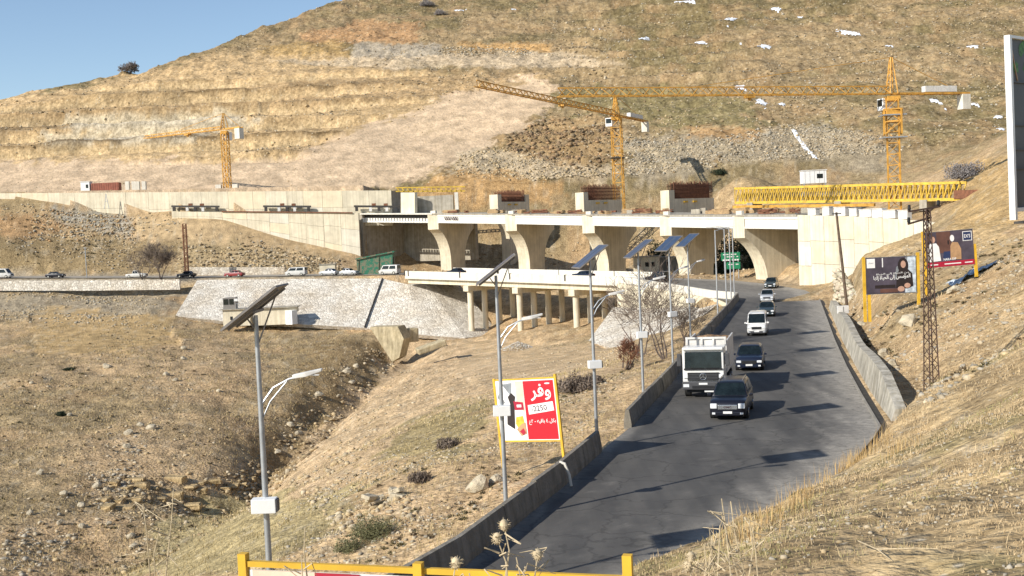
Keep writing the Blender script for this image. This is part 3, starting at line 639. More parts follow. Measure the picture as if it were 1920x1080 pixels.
# --- the new viaduct: near edge at each support, soffit height
VPX = [677, 812, 958, 1103, 1248, 1385, 1495]; VY = [302, 286, 268, 246, 222, 198, 184]; VS = [417, 418, 420, 423, 426, 428.5, 430]
VP = [at(x, y, Y) for x, y, Y in zip(VPX, VS, VY)]
def unit2(v): v = np.array([v[0], v[1], 0.0]); return v / np.linalg.norm(v)
VA = []
for i in range(len(VP)):
    a = VP[min(i + 1, 6)] - VP[max(i - 1, 0)]; VA.append(unit2(a))
VT = [np.array([-a[1], a[0], 0]) for a in VA]       # across the deck, away from the camera
VT = [t if t[1] > 0 else -t for t in VT]
DW = 15.0; GD = 2.0; Zh = np.array([0, 0, 1.0])
via = thing('viaduct', 'new concrete viaduct with white girders on five flared piers behind the old road', 'viaduct', tuple(VP[3]))
def rel(root, mb):
    l = np.array(root.location); mb.v = [tuple(np.array(p) - l) for p in mb.v]; return mb
def pier_profile(zs, zb, W, stem, top, cheek=0.0, hgt=6.5, far=False):
    ov = (W - stem) / 2; L = []
    for k in range(11):
        a = R(22 + 68 * k / 10); a0 = R(22)
        t = ov * (math.sin(a) - math.sin(a0)) / (1 - math.sin(a0)); z = zs - 1.6 - hgt * (math.cos(a0) - math.cos(a)) / math.cos(a0)
        L.append((t, z))
    left = [(0, top)] + L + [(ov, zb)]
    right = [(W - p[0], p[1]) for p in reversed(left)]
    prof = left + right
    if cheek: prof = prof[:-1] + ([(W, top), (W - 1.7, top)] if far else []) + [(W - (1.7 if far else 0), top - cheek), (1.7, top - cheek), (1.7, top)]
    return prof
for i in range(1, 6):
    rt = R((0, 8, 12, 16, 10, 3)[i]); ct, stn = math.cos(rt), math.sin(rt)
    UT = np.array([VT[i][0] * ct - VT[i][1] * stn, VT[i][0] * stn + VT[i][1] * ct, 0]); UA = np.array([VA[i][0] * ct - VA[i][1] * stn, VA[i][0] * stn + VA[i][1] * ct, 0])
    p = VP[i]; mid = p + VT[i] * 7.5; zb = gz(mid[0], mid[1]) - 1.5
    mb = MB(); mb.prism(pier_profile(p[2], min(zb, -0.5 if i == 5 else 2), DW, 6.0, p[2] + GD + 0.15, hgt=7.6), -1.6, 1.6, org=(p[0], p[1], 0), U=UT, V=Zh, W=UA)
    rel(via, mb).build('pier', 'concrete', via)
    mb = MB(); c = p + VT[i] * 0.35; mb.box((c[0], c[1], p[2] + GD + 0.55), (0.5, 1.7, 0.85), ax=(VT[i], VA[i], Zh)); rel(via, mb).build('bearing_block', 'concrete_pale', via)
for i in range(6):
    a, b = VP[i], VP[i + 1]; ax = unit2(b - a); tv = np.array([-ax[1], ax[0], 0]); tv = tv if tv[1] > 0 else -tv
    L = np.linalg.norm((b - a)[:2]); g0 = 1.7 if i else 0.3; g1 = L - (1.7 if i < 5 else -0.2); sl = (b[2] - a[2]) / L
    d3 = ax + Zh * sl
    for k, t in enumerate((0.35, 3.0, 5.6, 8.2, 10.8, 13.4)):
        mb = MB(); s = a + tv * t + d3 * g0; e = a + tv * t + d3 * g1
        if i == 0 and k == 0:
            n = 24
            for j in range(n):
                q = s + (e - s) * (j + 0.5) / n; mb.box(q + Zh * 0.55, (0.66, 0.35, 1.1), ax=(d3, tv, Zh))
            mb.bar(s + Zh * 0.22 + tv * 0.02, e + Zh * 0.22 + tv * 0.02, 0.30, 0.42)
            rel(via, mb).build('ribbed_girder', 'concrete_white', via)
            mb = MB(); mb.bar(s + Zh * 1.55 + tv * 0.8, e + Zh * 1.55 + tv * 0.8, 0.3, 0.9); rel(via, mb).build('dark_gap_bar', 'steel_dark', via)  # dark bar painting the shade of the gap below the slab
            continue
        mb.bar(s + Zh * (GD / 2), e + Zh * (GD / 2), 0.5, GD)
        if k == 0: mb.bar(s + Zh * 0.16 - tv * 0.12, e + Zh * 0.16 - tv * 0.12, 0.5, 0.3); mb.bar(s + Zh * (GD - 0.2) - tv * 0.14, e + Zh * (GD - 0.2) - tv * 0.14, 0.5, 0.36)
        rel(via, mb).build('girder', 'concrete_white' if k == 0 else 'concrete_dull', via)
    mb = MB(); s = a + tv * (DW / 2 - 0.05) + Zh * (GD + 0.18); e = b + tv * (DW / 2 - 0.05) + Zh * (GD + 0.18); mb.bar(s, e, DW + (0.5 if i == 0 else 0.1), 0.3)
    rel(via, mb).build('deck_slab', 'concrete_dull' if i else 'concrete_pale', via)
    if i == 1:   # black scribble on the second girder
        mb = MB(); q = a + d3 * (g0 + 2.6) - tv * 0.195
        for gx in (0.0, 0.75, 1.5, 2.5, 3.2, 3.9):
            for (x0, z0, x1, z1) in ((0, 1.5, .3, .75), (.3, .75, .62, 1.5), (.15, 1.5, .15, 1.0), (.55, 1.5, .5, .8)):
                mb.bar(q + d3 * (gx + x0) + Zh * z0, q + d3 * (gx + x1) + Zh * z1, 0.03, 0.16)
        rel(via, mb).build('painted_mark', 'ink', via)
# abutment at the left end
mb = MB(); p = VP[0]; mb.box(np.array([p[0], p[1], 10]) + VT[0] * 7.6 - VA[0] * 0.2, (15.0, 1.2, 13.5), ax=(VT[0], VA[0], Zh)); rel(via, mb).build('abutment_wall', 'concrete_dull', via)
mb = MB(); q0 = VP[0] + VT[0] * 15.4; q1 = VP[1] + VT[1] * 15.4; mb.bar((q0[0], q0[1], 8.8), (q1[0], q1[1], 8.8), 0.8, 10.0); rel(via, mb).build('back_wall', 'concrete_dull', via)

# --- second carriageway: unfinished piers with reinforcement
def reb_cage(org, U, W, w0, w1, z0, z1, nu, th):
    mb = MB()
    for j in range(3):
        for k in range(nu):
            t = lerp(w0, w1, k / (nu - 1)); b = org + U * t + W * (j - 1) * th; h = z1 + random.uniform(-0.5, 0.3)
            mb.box(np.array([b[0], b[1], (z0 + h) / 2]), (0.09, 0.09, h - z0), ax=(U, W, Zh))
        for z in np.arange(z0 + 0.5, z1 - 0.3, 0.8):
            mb.bar(org * (1, 1, 0) + U * w0 + W * (j - 1) * th + Zh * z, org * (1, 1, 0) + U * w1 + W * (j - 1) * th + Zh * z, 0.1, 0.1)
    return mb
UP = [(925, 365, 303), (1086, 361, 280), (1246, 357, 257)]
for i, (x, y, Y) in enumerate(UP):
    p = at(x, y, Y); rt = R(14); ct, stn = math.cos(rt), math.sin(rt); rot = lambda v: np.array([v[0] * ct - v[1] * stn, v[0] * stn + v[1] * ct, 0]); tv = rot(VT[i + 2]); av = rot(VA[i + 2])
    r = thing('unfinished_pier', ['unfinished flared pier with raised cheeks nearest the orange soil', 'unfinished pier head with rust rebar cage below the middle crane', 'unfinished pier head with rust rebar beside the yellow truss girder'][i], 'bridge pier', tuple(p), group='unfinished piers of the second carriageway')
    zb = gz(*(p + tv * 7.5)[:2]) - 1.5
    mb = MB(); mb.prism(pier_profile(p[2] - 3.6, zb, 14.5, 5.2, p[2], 1.9, far=(i == 0)), -1.3, 1.3, org=(p[0], p[1], 0), U=tv, V=Zh, W=av); rel(r, mb).build('pier_head', 'concrete', r)
    top = p[2] + (1.0 if i == 0 else 1.7)
    mb = reb_cage(p, tv, av, 1.9, 12.7 if i == 0 else 14.3, p[2] - 1.95, top, 40, 1.0); o = rel(r, mb).build('rebar_cage', 'rust', r); o['kind'] = 'stuff'
    for dt in (5, 8):
        mb = MB(); mb.box(p + tv * dt - Zh * 2.6 + av * 1.5, (1.2, 0.25, 0.35), ax=(tv, av, Zh)); rel(r, mb).build('form_bracket', 'yellow', r)
EDGE_TOP = lambda i, t, s, up=0: lerp(VP[i], VP[i + 1], s) + lerp(VT[i], VT[i + 1], s) * t + Zh * (GD + 0.33 + up)

# --- big retaining wall on the left, two tiers of cast panels
def panel_wall(name, label, cols, line, topf, botf, m, thick=0.9, gap=0.06, rows=()):
    c0 = line(cols[0]); r = thing(name, label, 'retaining wall', (c0[0], c0[1], 0))
    for a, b in zip(cols[:-1], cols[1:]):
        pa, pb = line(a), line(b); d = unit2(pb - pa); n = np.array([d[1], -d[0], 0]); n = n if n[1] < 0 else -n
        off = random.uniform(-0.02, 0.02); pa = pa + d * gap / 2 + n * off; pb = pb - d * gap / 2 + n * off
        cuts = [0.0] + [f + random.uniform(-.03, .03) for f in rows] + [1.0]
        for f0, f1 in zip(cuts[:-1], cuts[1:]):
            vs = []; jo = random.uniform(-.012, .012)
            for q, c in ((pa, a), (pb, b)):
                zlo, zhi = botf(c), topf(c)
                for dn in (jo, -thick):
                    for z in (zlo + (zhi - zlo) * f0, zlo + (zhi - zlo) * f1 - (.05 if f1 < 1 else 0)): vs.append((q[0] + n[0] * dn, q[1] + n[1] * dn, z))
            mb = MB(); mb.add(vs, [(0, 1, 3, 2), (4, 6, 7, 5), (0, 4, 5, 1), (2, 3, 7, 6), (1, 5, 7, 3), (0, 2, 6, 4)]); rel(r, mb).build('panel', random.choice((m, m, m, 'concrete_c', 'concrete_d')), r)
    return r
def wl(off):
    def f(px):
        X = (px - 960) / F * 308
        for _ in range(5): X = (px - 960) / F * (wall_y(X) + off)
        return np.array([X, float(wall_y(X)) + off, 0])
    return f
def zrow(px, py, Y): return at(px, py, Y)[2]
upper_l = wl(0.0)
tp = lambda c: zrow(c, float(np.interp(c, [-200, 0, 150, 740, 790], [363, 362, 361, 356.5, 360])), upper_l(c)[1])
w1 = panel_wall('upper_retaining_wall', 'long cream concrete wall of cast panels carrying the upper platform', [-170, -110, -55, 0, 52, 101, 150, 200, 246, 288, 327, 387, 437, 483, 507, 547, 577, 613, 650, 700, 742], upper_l, tp, lambda c: tp(c) - 9, 'concrete', rows=(.52,))
lower_l = wl(-3.2)
tp2 = lambda c: zrow(c, float(np.interp(c, [300, 420, 677], [396, 397, 399.5])), lower_l(c)[1])
w2 = panel_wall('lower_retaining_wall', 'lower tier of cream concrete panels stepping down to the viaduct', [330, 378, 424, 470, 512, 548, 580, 613, 645, 679], lower_l, tp2, lambda c: min(tp2(c) - 3, float(np.interp(c, [400, 420, 545, 677], [15, 14, 9, 3]))), 'concrete', rows=(.35, .7))
mb = MB(); a = lower_l(424); b = lower_l(668); mb.bar((a[0], a[1] - .1, tp2(424) + .12), (b[0], b[1] - .1, tp2(668) + .12), .5, .28); rel(w2, mb).build('shadow_line_strip', 'rust', w2)  # added dark strip, drawing the shadow and rail line between the two tiers
mb = MB(); q = upper_l(742); zt = tp(742); mb.box((q[0] + 0.9, q[1] + 7, zt - 4), (1.0, 14, 8), rz=R(-16)); o = rel(w1, mb).build('return_panel', 'concrete_dull', w1)  # duller concrete paints in the shade on this end face
r = thing('wing_block', 'square cream concrete block standing at the end of the upper wall', 'concrete block', (at(753, 362, 300)[0], 300, 0))
a = at(753, 361, 300); b = at(779, 361, 297); mb = MB(); mb.bar((a[0], a[1], a[2] - 3), (b[0], b[1], b[2] - 3), 1.0, 6.0); rel(r, mb).build('block', 'concrete', r)
mb = MB(); c = at(816, 378, 300); mb.box((c[0], c[1], c[2] - 1), (9.5, 1, 5.0), rz=R(-10)); o = mb.build('dark_form_panel', 'concrete_dull'); tag(o, 'dull grey concrete panel between the wing block and a white post', 'concrete panel')
mb = MB(); c = at(856, 372, 299); mb.box((c[0], c[1], c[2] - 1.5), (0.9, 1.6, 6)); o = mb.build('concrete_post', 'concrete_pale'); tag(o, 'pale upright concrete post beside the dark panel above first pier', 'post')
mb = MB()
for k in range(14):
    a = at(745 + k * 9, 353, 306); b = at(745 + k * 9 + 4, 359 + (k % 2), 306); mb.bar(a, b, 0.25, 0.25)
mb.bar(at(742, 352, 306), at(872, 350, 306), 0.25, 0.3); mb.bar(at(742, 359, 306), at(872, 358, 306), 0.25, 0.3)
o = mb.build('formwork_truss', 'yellow_gantry'); tag(o, 'small yellow formwork truss lying behind the wing block', 'truss')

# right retaining wall: continues the line of the viaduct towards the camera
def wr(px):
    best = None
    for t in np.linspace(0, 2.4, 1200):
        X = VP[6][0] + 6.5 * t; Y = VP[6][1] - 14 * t; q = proj(np.array([[X, Y, 10.0]]))[0, 0]
        if best is None or abs(q - px) < best[0]: best = (abs(q - px), X, Y)
    return np.array([best[1], best[2], 0])
tp3 = lambda c: zrow(c, float(np.interp(c, [1495, 1600, 1700, 1770], [403, 406, 412, 420])), wr(c)[1])
w3 = panel_wall('end_retaining_wall', 'sunlit cream concrete wall at the right end of the viaduct', [1495, 1518, 1544, 1572, 1600, 1628, 1655, 1684, 1712, 1742, 1772], wr, tp3, lambda c: -1.5, 'concrete', rows=(.38, .7))
mb = MB(); p = VP[6]; mb.box(np.array([p[0], p[1], 4.8]) + VT[6] * 7.8 + VA[6] * 0.8, (14.4, 1.0, 12.4), ax=(VT[6], VA[6], Zh)); rel(via, mb).build('abutment_wall', 'concrete_dull', via)
mb = MB(); c = VP[6] + unit2(VP[6] - VP[5]) * 2.0; n = np.array([-0.907, -0.421, 0]); c = np.array([c[0], c[1], 4.6]) + n * 0.05; mb.box(c, (2.6, 0.12, 2.9), ax=((0.421, -0.907, 0), n, Zh)); o = rel(w3, mb).build('cast_patch', 'concrete_pale', w3)

# --- lower bridge of the old road
def brz(t): return lerp(1.0, 2.3, t)
BL = float(np.linalg.norm(BR1 - BR0))
bro = thing('lower_bridge', 'old concrete road bridge on round columns in front of the viaduct', 'bridge', (BR0[0], BR0[1], 0))
def brp(t, off=0.0, z=0.0): q = BR0 + (BR1 - BR0) * t + BRN * off; return np.array([q[0], q[1], brz(t) + z])
mb = MB(); mb.bar(brp(0, 6.5, -0.3), brp(1, 6.5, -0.3), 13.4, 0.6); rel(bro, mb).build('deck_slab', 'concrete_pale', bro)
for off in (0.9, 4.5, 8.5, 12.1):
    mb = MB(); mb.bar(brp(0, off, -1.1), brp(1, off, -1.1), 0.6, 1.0); rel(bro, mb).build('girder', 'concrete', bro)
joints = []
for px in (767, 863, 957, 1061, 1163):
    ts = np.linspace(0, 1, 400); q = proj(np.array([brp(t, 0, 0.5) for t in ts]))[:, 0]; joints.append(float(ts[np.argmin(abs(q - px))]))
joints = sorted(set([0.0] + joints + [1.0]))
for a, b in zip(joints[:-1], joints[1:]):
    if b - a < 0.01: continue
    for off in (0.0, 13.0):
        mb = MB(); mb.bar(brp(a + 0.002, off, 0.45), brp(b - 0.002, off, 0.45), 0.35, 1.1); rel(bro, mb).build('parapet', 'concrete_pale', bro)
    mb = MB(); mb.box(brp(b, -0.05, 0.5), (0.25, 0.45, 1.15), ax=((BRD[0], BRD[1], 0), (BRN[0], BRN[1], 0), Zh)); rel(bro, mb).build('joint_post', 'steel_dark', bro)
for px in (876, 968, 1074):
    ts = np.linspace(0, 1, 800); q = proj(np.array([brp(t, 0.2, -2) for t in ts]))[:, 0]; t = float(ts[np.argmin(abs(q - px))])
    mb = MB(); mb.bar(brp(t, -0.2, -2.15), brp(t, 13.2, -2.15), 1.5, 1.1); cp = rel(bro, mb).build('pier_cap', 'concrete', bro)
    for off in (0.9, 4.6, 8.4, 12.1):
        c = brp(t, off, -2.7); zb = gz(c[0], c[1]) - 1.0
        mb = MB(); mb.tube([(c[0], c[1], zb), (c[0], c[1], c[2])], 0.58, 14); rel(bro, mb).build('column', 'concrete', bro, smooth_=True)
# abutment and curved parapet wall on the right
edge = [(18.5, 200, 1.0), (21.0, 193.5, .75), (23.4, 186, .45), (25.4, 178, .22), (26.8, 170, .1), (27.8, 163, .05), (float(LB[-1][0]) - .1, float(LB[-1][1]) + .3, 0.0)]
aw = thing('abutment_wall', 'curved cream wall carrying the old road between bridge and street barrier', 'retaining wall', (edge[0][0], edge[0][1], 0))
for a, b in zip(edge[:-1], edge[1:]):
    mb = MB(); mb.bar((a[0], a[1], a[2] + .45), (b[0], b[1], b[2] + .45), 0.4, 1.1); rel(aw, mb).build('parapet', 'concrete_pale', aw)
    mb = MB(); d = unit2(np.array(b) - np.array(a)); mb.bar((a[0] + .2, a[1], a[2] - 3.4), (b[0] + .2, b[1], b[2] - 3.4), 0.7, 6.5); rel(aw, mb).build('wall', 'concrete', aw)
mb = MB(); mb.bar(brp(0.0, -0.3, -3.2) , brp(0.0, 13, -3.2), 1.2, 6.0); rel(bro, mb).build('end_wall', 'concrete', bro)

# --- stone-clad slopes
def slope_sheet(name, label, top, bot, m, rows=10, thick=0.8):
    secs = []
    for a, b in zip(top, bot):
        secs.append([np.asarray(a) + (np.asarray(b) - np.asarray(a)) * k / rows for k in range(rows + 1)])
    S = np.array(secs); n = S.shape[0]; v = S.reshape(-1, 3); v2 = v + np.array([0.1, 0.8, -0.9]) * thick; k = rows + 1; fs = []
    for i in range(n - 1):
        for j in range(rows):
            fs.append((i * k + j, (i + 1) * k + j, (i + 1) * k + j + 1, i * k + j + 1))
    o0 = n * k; fs += [tuple(q + o0 for q in f) for f in fs]
    for i in range(n - 1):
        for j in (0, rows): fs.append((i * k + j, (i + 1) * k + j, (i + 1) * k + j + o0, i * k + j + o0))
    for i in (0, n - 1):
        for j in range(rows): fs.append((i * k + j, i * k + j + 1, i * k + j + 1 + o0, i * k + j + o0))
    mb = MB(); mb.add(np.concatenate([v, v2]), fs); o = mb.build(name, m); return tag(o, label, 'stone wall')
T = [at(370, 525, 259), at(450, 524, 257), at(560, 523, 254), at(640, 522.5, 252), at(715, 522, 249), at(764, 533, 245)]
B = [at(328, 593, 243), at(430, 603, 240), at(560, 608, 236), at(640, 612, 234), at(684, 615, 233), at(790, 628, 228)]
A2 = brp(1.0, 0.5, -1.6); B2 = at(872, 634, 226)
T += [brp(1.0, 5, -1.6), brp(1.0, 13.5, -1.6)]; B += [np.array([B2[0], B2[1], B2[2]]), np.array([B2[0] + BRN[0] * 9, B2[1] + BRN[1] * 9, B2[2]])]
slope_sheet('stone_clad_embankment', 'broad white stone-clad slope below the old road left of the bridge', T, B, 'cladding')
mb = MB(); mb.bar(T[4] + (T[5] - T[4]) * 0.05 + (0, -.25, .1), B[4] + (0, -.25, .2), 0.22, 0.25); o = mb.build('drain_channel', 'steel_dark'); tag(o, 'dark drain line running down the white stone slope', 'drain')
T = [at(1150, 576, 199), at(1230, 578, 187), at(1300, 574, 172), at(1345, 570, 161)]
B = [at(1103, 640, 180), at(1160, 656, 165), at(1205, 662, 150), at(1300, 606, 143)]
slope_sheet('stone_clad_slope', 'white stone-clad slope behind bare trees beside the street', T, B, 'cladding')
def low_wall(name, label, pts, h, m='cladding', w_=0.6):
    mb = MB()
    for a, b in zip(pts[:-1], pts[1:]): mb.bar((a[0], a[1], a[2] + h / 2), (b[0], b[1], b[2] + h / 2), w_, h)
    o = mb.build(name, m); return tag(o, label, 'wall')
low_wall('rubble_wall', 'grey rubble wall under the road edge at far left', [at(-100, 546, 267), at(0, 545, 266), at(160, 545, 265), at(338, 543, 262)], 2.3)
low_wall('rubble_wall', 'grey rubble wall behind the red car on the old road', [at(357, 519, 282), at(440, 519, 281), at(535, 519, 279)], 2.3)

# concrete block left in the gully
r = thing('culvert_block', 'broken tan concrete culvert block tilted in the gully', 'concrete block', tuple(at(735, 640, 216)))
c = at(728, 634, 214)
mb = MB(); mb.prism([(-3.6, 2.2), (1.9, 2.0), (3.0, -0.3), (2.0, -3.6), (0.6, -4.3)], 0, 3.4, org=c, U=(0.96, -0.2, 0.03), V=(0, 0.18, 1), W=(0.3, 0.95, 0)); rel(r, mb).build('block', 'culvert', r)
mb = MB(); c = at(745, 630, 217); mb.box(c + np.array([2.6, 1.5, 0.0]), (2.0, 2.2, 2.6), rz=0.4); rel(r, mb).build('broken_edge', 'culvert', r, bevel=.3)
mb = MB(); a = at(808, 650, 196); mb.box(a, (5.0, 2.4, 1.0), ax=((0.93, 0.25, 0.27), (-0.3, 0.95, 0.05), (-0.25, -0.1, 0.96))); o = mb.build('concrete_slab', 'culvert', bevel=0.2); tag(o, 'pale broken concrete slab lying at the top of the dirt slope', 'concrete slab')
# ------------------------------------------------------------------ cranes
def lattice(mb, a, b, w, step, chord, brace, up=(0, 0, 1), h=None, tri=False):
    """square or triangular lattice boom from a to b"""
    a = np.asarray(a, float); b = np.asarray(b, float); d = b - a; L = np.linalg.norm(d); d /= L
    s = np.cross(d, up); s = s / np.linalg.norm(s) if np.linalg.norm(s) > 1e-3 else np.array([1.0, 0, 0]); u = np.cross(s, d); h = h or w
    cs = [s * w / 2, -s * w / 2, u * h] if tri else [(s * i * w + u * j * h) / 2 for i, j in ((1, 1), (1, -1), (-1, -1), (-1, 1))]
    for c in cs: mb.bar(a + c, b + c, chord)
    n = max(2, int(round(L / step))); m = len(cs)
    for i in range(n):
        p, q = a + d * L * i / n, a + d * L * (i + 1) / n
        for k in range(m):
            c0, c1 = cs[k], cs[(k + 1) % m]
            if i % 2: c0, c1 = c1, c0
            mb.bar(p + c0, q + c1, brace)
            if not tri: mb.bar(q + c0, q + c1, brace)
    return mb
def crane(label, base, H, mw, tipv, jl, cj, toph, m, jh=1.3, cab='white', machine=True):
    r = thing('tower_crane', label, 'tower crane', base, group='tower cranes on the building site')
    b = np.zeros(3); top = np.array([0, 0, H])
    mb = MB(); lattice(mb, b, top, mw, mw * 0.95, 0.23, 0.12, up=(0.3, 1, 0)); mb.build('mast', m, r)
    d = unit2(tipv); sd = np.array([-d[1], d[0], 0])
    mb = MB(); lattice(mb, top + Zh * 0.9 + d * 0.8, top + Zh * 0.9 + d * jl, 1.2, 1.5, 0.19, 0.11, h=jh, tri=True); mb.build('jib', m, r)
    mb = MB()
    for s in (-0.55, 0.55): mb.bar(top + Zh * 0.9 + sd * s, top + Zh * 0.9 + sd * s - d * cj, 0.22, 0.35)
    for k in range(int(cj / 1.5)): mb.bar(top + Zh * 0.9 + sd * .55 - d * (k * 1.5), top + Zh * 0.9 - sd * .55 - d * (k * 1.5 + 1.5), 0.14)
    mb.build('counter_jib', m, r)
    if toph:
        mb = MB(); ap = top + Zh * (0.9 + toph)
        for i in (-1, 1):
            for j in (-1, 1): mb.bar(top + Zh * 0.9 + d * i * 0.8 + sd * j * 0.7, ap + d * i * 0.15 + sd * j * 0.15, 0.2)
        for k in range(1, 6):
            z = 0.9 + toph * k / 6; q = 0.8 * (1 - k / 6) + .15
            for i in (-1, 1): mb.bar(top + Zh * z + sd * q * i * .9 + d * q, top + Zh * (z - toph / 6) - sd * q * i * .9 + d * q, 0.1)
        mb.build('tower_head', m, r)
        mb = MB(); mb.bar(ap, top + Zh * (0.9 + jh) + d * jl * 0.62, 0.09); mb.build('pendant', m, r)
        mb = MB(); mb.bar(ap, top + Zh * 1.1 - d * cj * 0.9, 0.09); mb.build('pendant', m, r)
    mb = MB(); mb.box(top + sd * -1.5 + d * 0.6 - Zh * 0.9, (1.9, 1.8, 2.2), rz=math.atan2(d[1], d[0])); c = mb.build('cab', cab, r, bevel=0.12)
    mb = MB(); mb.box(top + sd * -1.5 + d * 1.57 - Zh * 0.6, (0.06, 1.4, 1.2), rz=math.atan2(d[1], d[0])); mb.build('cab_window', 'glass', c)
    mb = MB(); mb.box(top + Zh * 0.0, (mw * 1.15, mw * 1.15, 0.9)); mb.build('slewing_ring', m, r, bevel=0.08)
    mb = MB(); mb.box(top - d * (cj - 0.9) - Zh * 0.7, (1.8, 1.6, 2.8), rz=math.atan2(d[1], d[0])); mb.build('counterweight', 'concrete_pale', r, bevel=0.06)
    if machine:
        mb = MB(); mb.box(top - d * (cj * 0.62) + Zh * 1.7, (cj * 0.42, 1.1, 1.1), rz=math.atan2(d[1], d[0])); mb.build('winch_house', 'white_dirty', r, bevel=0.06)
    t = jl * 0.45; mb = MB(); mb.box(top + d * t + Zh * 0.55, (1.6, 1.3, 0.4), rz=math.atan2(d[1], d[0])); mb.box(top + d * t + Zh * 0.2, (0.5, 0.5, 0.5)); mb.build('trolley', m, r)
    return r
# left crane: jib points away to the left
b = at(427, 358, 312); tip = np.array([-30.0, 19, 0])
c1 = crane('small orange tower crane standing on the upper platform at left', (b[0], b[1], b[2]), 15.4, 1.5, tip, 31, 6.2, 4.2, 'yellow_crane', 0.8, machine=False)
for s, lab in ((-1, 'left'), (1, 'right')):
    mb = MB(); mb.box((b[0] + s * 2.2, b[1] - .4, b[2] + .7), (1.5, 1.5, 2.0)); o = mb.build('ballast_block', 'concrete_pale', bevel=0.08); tag(o, 'concrete ballast block on the %s of the left crane foot' % lab, 'concrete block', 'ballast blocks')
# middle crane
b = at(1160, 348, 304); zg = gz(b[0], b[1]); z1 = at(1152, 216, 304)[2]
c2 = crane('rusty yellow tower crane with its jib raised towards the left foreground', (b[0], b[1], zg), z1 - zg - .9, 2.4, np.array([-34.4, -72.5, 0]), 79, 24, 5.2, 'yellow_crane', 1.2)
mb = MB(); mb.box((0, 0, at(1160, 296, 304)[2] - zg), (3.4, 3.2, .3)); mb.build('work_platform', 'steel_dark', c2)
# right crane
b = at(1677, 345, 215); zg = gz(b[0], b[1]); z1 = at(1672, 176, 215)[2]
c3 = crane('tall orange tower crane with a long level jib above the yellow truss', (b[0], b[1], zg), z1 - zg - .9, 2.1, np.array([-61.5, -19.0, 0]), 64.5, 16.5, 6.6, 'yellow_crane', 1.4)
for py in (216, 258):
    mb = MB(); mb.box((0, 0, at(1677, py, 215)[2] - zg), (4.2, 3.4, .22)); mb.build('work_platform', 'galv', c3)
za, zb_ = at(1677, 252, 215)[2] - zg, at(1677, 205, 215)[2] - zg
mb = MB(); lattice(mb, (0, 0, za), (0, 0, zb_), 3.0, 2.2, 0.28, 0.16, up=(0.3, 1, 0)); mb.box((0, 0, zb_ - .5), (2.9, 2.9, 1.2)); mb.build('climbing_frame', 'yellow_crane', c3)

# ------------------------------------------------------------------ yellow launching truss and deck clutter
A = at(1378, 367, 240); Bq = at(1800, 358, 204); gt = thing('launching_girder', 'bright yellow lattice launching girder lying on the second carriageway', 'truss girder', tuple(A))
d = unit2(Bq - A); L = float(np.linalg.norm((Bq - A)[:2])); sl = (Bq[2] - A[2]) / L; dd = d + Zh * sl; sd = np.array([-d[1], d[0], 0])
for k, off in enumerate((0.0, 2.4)):
    mb = MB(); o0 = sd * off * (1 if sd[1] > 0 else -1); h = 2.9; n = 46
    mb.bar(o0 + Zh * h / 2, o0 + dd * L + Zh * h / 2, 0.35, 0.45); mb.bar(o0 - Zh * h / 2 , o0 + dd * L - Zh * h / 2, 0.35, 0.5)
    for i in range(n):
        p = o0 + dd * L * i / n; q = o0 + dd * L * (i + 1) / n
        mb.bar(p - Zh * h / 2, p + Zh * h / 2, 0.17); mb.bar(p - Zh * h / 2, q + Zh * h / 2, 0.15)
        if k == 0: mb.bar(p + Zh * h / 2, p + Zh * h / 2 + sd * 2.4 * (1 if sd[1] > 0 else -1), 0.18)
    mb.build('truss', 'yellow_gantry', gt)
mb = MB(); mb.bar(dd * L * 0.98 - Zh * 0.6, dd * (L + 7.0) - Zh * 0.6, 0.8, 1.5); mb.build('nose_beam', 'rust', gt)
for s in (0.08, 0.5, 0.86):
    mb = MB(); q = dd * L * s; mb.box(q + sd * 1.2 * (1 if sd[1] > 0 else -1) - Zh * 2.4, (1.4, 3.2, 1.9), ax=(d, sd, Zh)); mb.build('support_frame', 'concrete_dull', gt)
a = at(1375, 388, 228); b2 = at(1640, 384, 196); mb = MB(); mb.bar(a, b2, 0.4, 0.5); o = mb.build('yellow_beam', 'yellow_crane'); tag(o, 'long yellow beam lying on the viaduct deck under the truss', 'beam')
# things lying on the deck
def clutter(kind, pos, ax, size):
    mb = MB(); ay = np.array([-ax[1], ax[0], 0]); h = size[2]
    if kind == 'rebar_bundle':
        for k in range(9): mb.bar(pos - ax * size[0] / 2 + ay * random.uniform(-.3, .3) + Zh * random.uniform(.1, h), pos + ax * size[0] / 2 + ay * random.uniform(-.3, .3) + Zh * random.uniform(.1, h), 0.12)
        return mb.build(kind, 'rust')
    if kind == 'timber_stack':
        for k in range(4): mb.box(pos + Zh * (h * (k + .5) / 4), (size[0] * random.uniform(.8, 1), size[1], h / 4 - .02), ax=(ax, ay, Zh))
        return mb.build(kind, 'timber')
    if kind == 'formwork_box':
        mb.box(pos + Zh * h / 2, (size[0], size[1], h), ax=(ax, ay, Zh)); mb.box(pos + Zh * (h + .04), (size[0] + .15, size[1] + .15, .1), ax=(ax, ay, Zh)); return mb.build(kind, 'white_dirty')
    mb.box(pos + Zh * h / 2, (size[0], 0.15, h), ax=(ax, ay, Zh))
    for s in (-.4, 0, .4): mb.box(pos + ax * s * size[0] + ay * .15 + Zh * h / 2, (.15, .2, h), ax=(ax, ay, Zh))
    return mb.build('shutter_board', 'concrete_dull')
LABS = {'rebar_bundle': 'bundle of rusty bars lying on the viaduct deck', 'timber_stack': 'stack of brown timber on the viaduct deck', 'shutter_board': 'grey formwork panel leaning on the viaduct deck'}
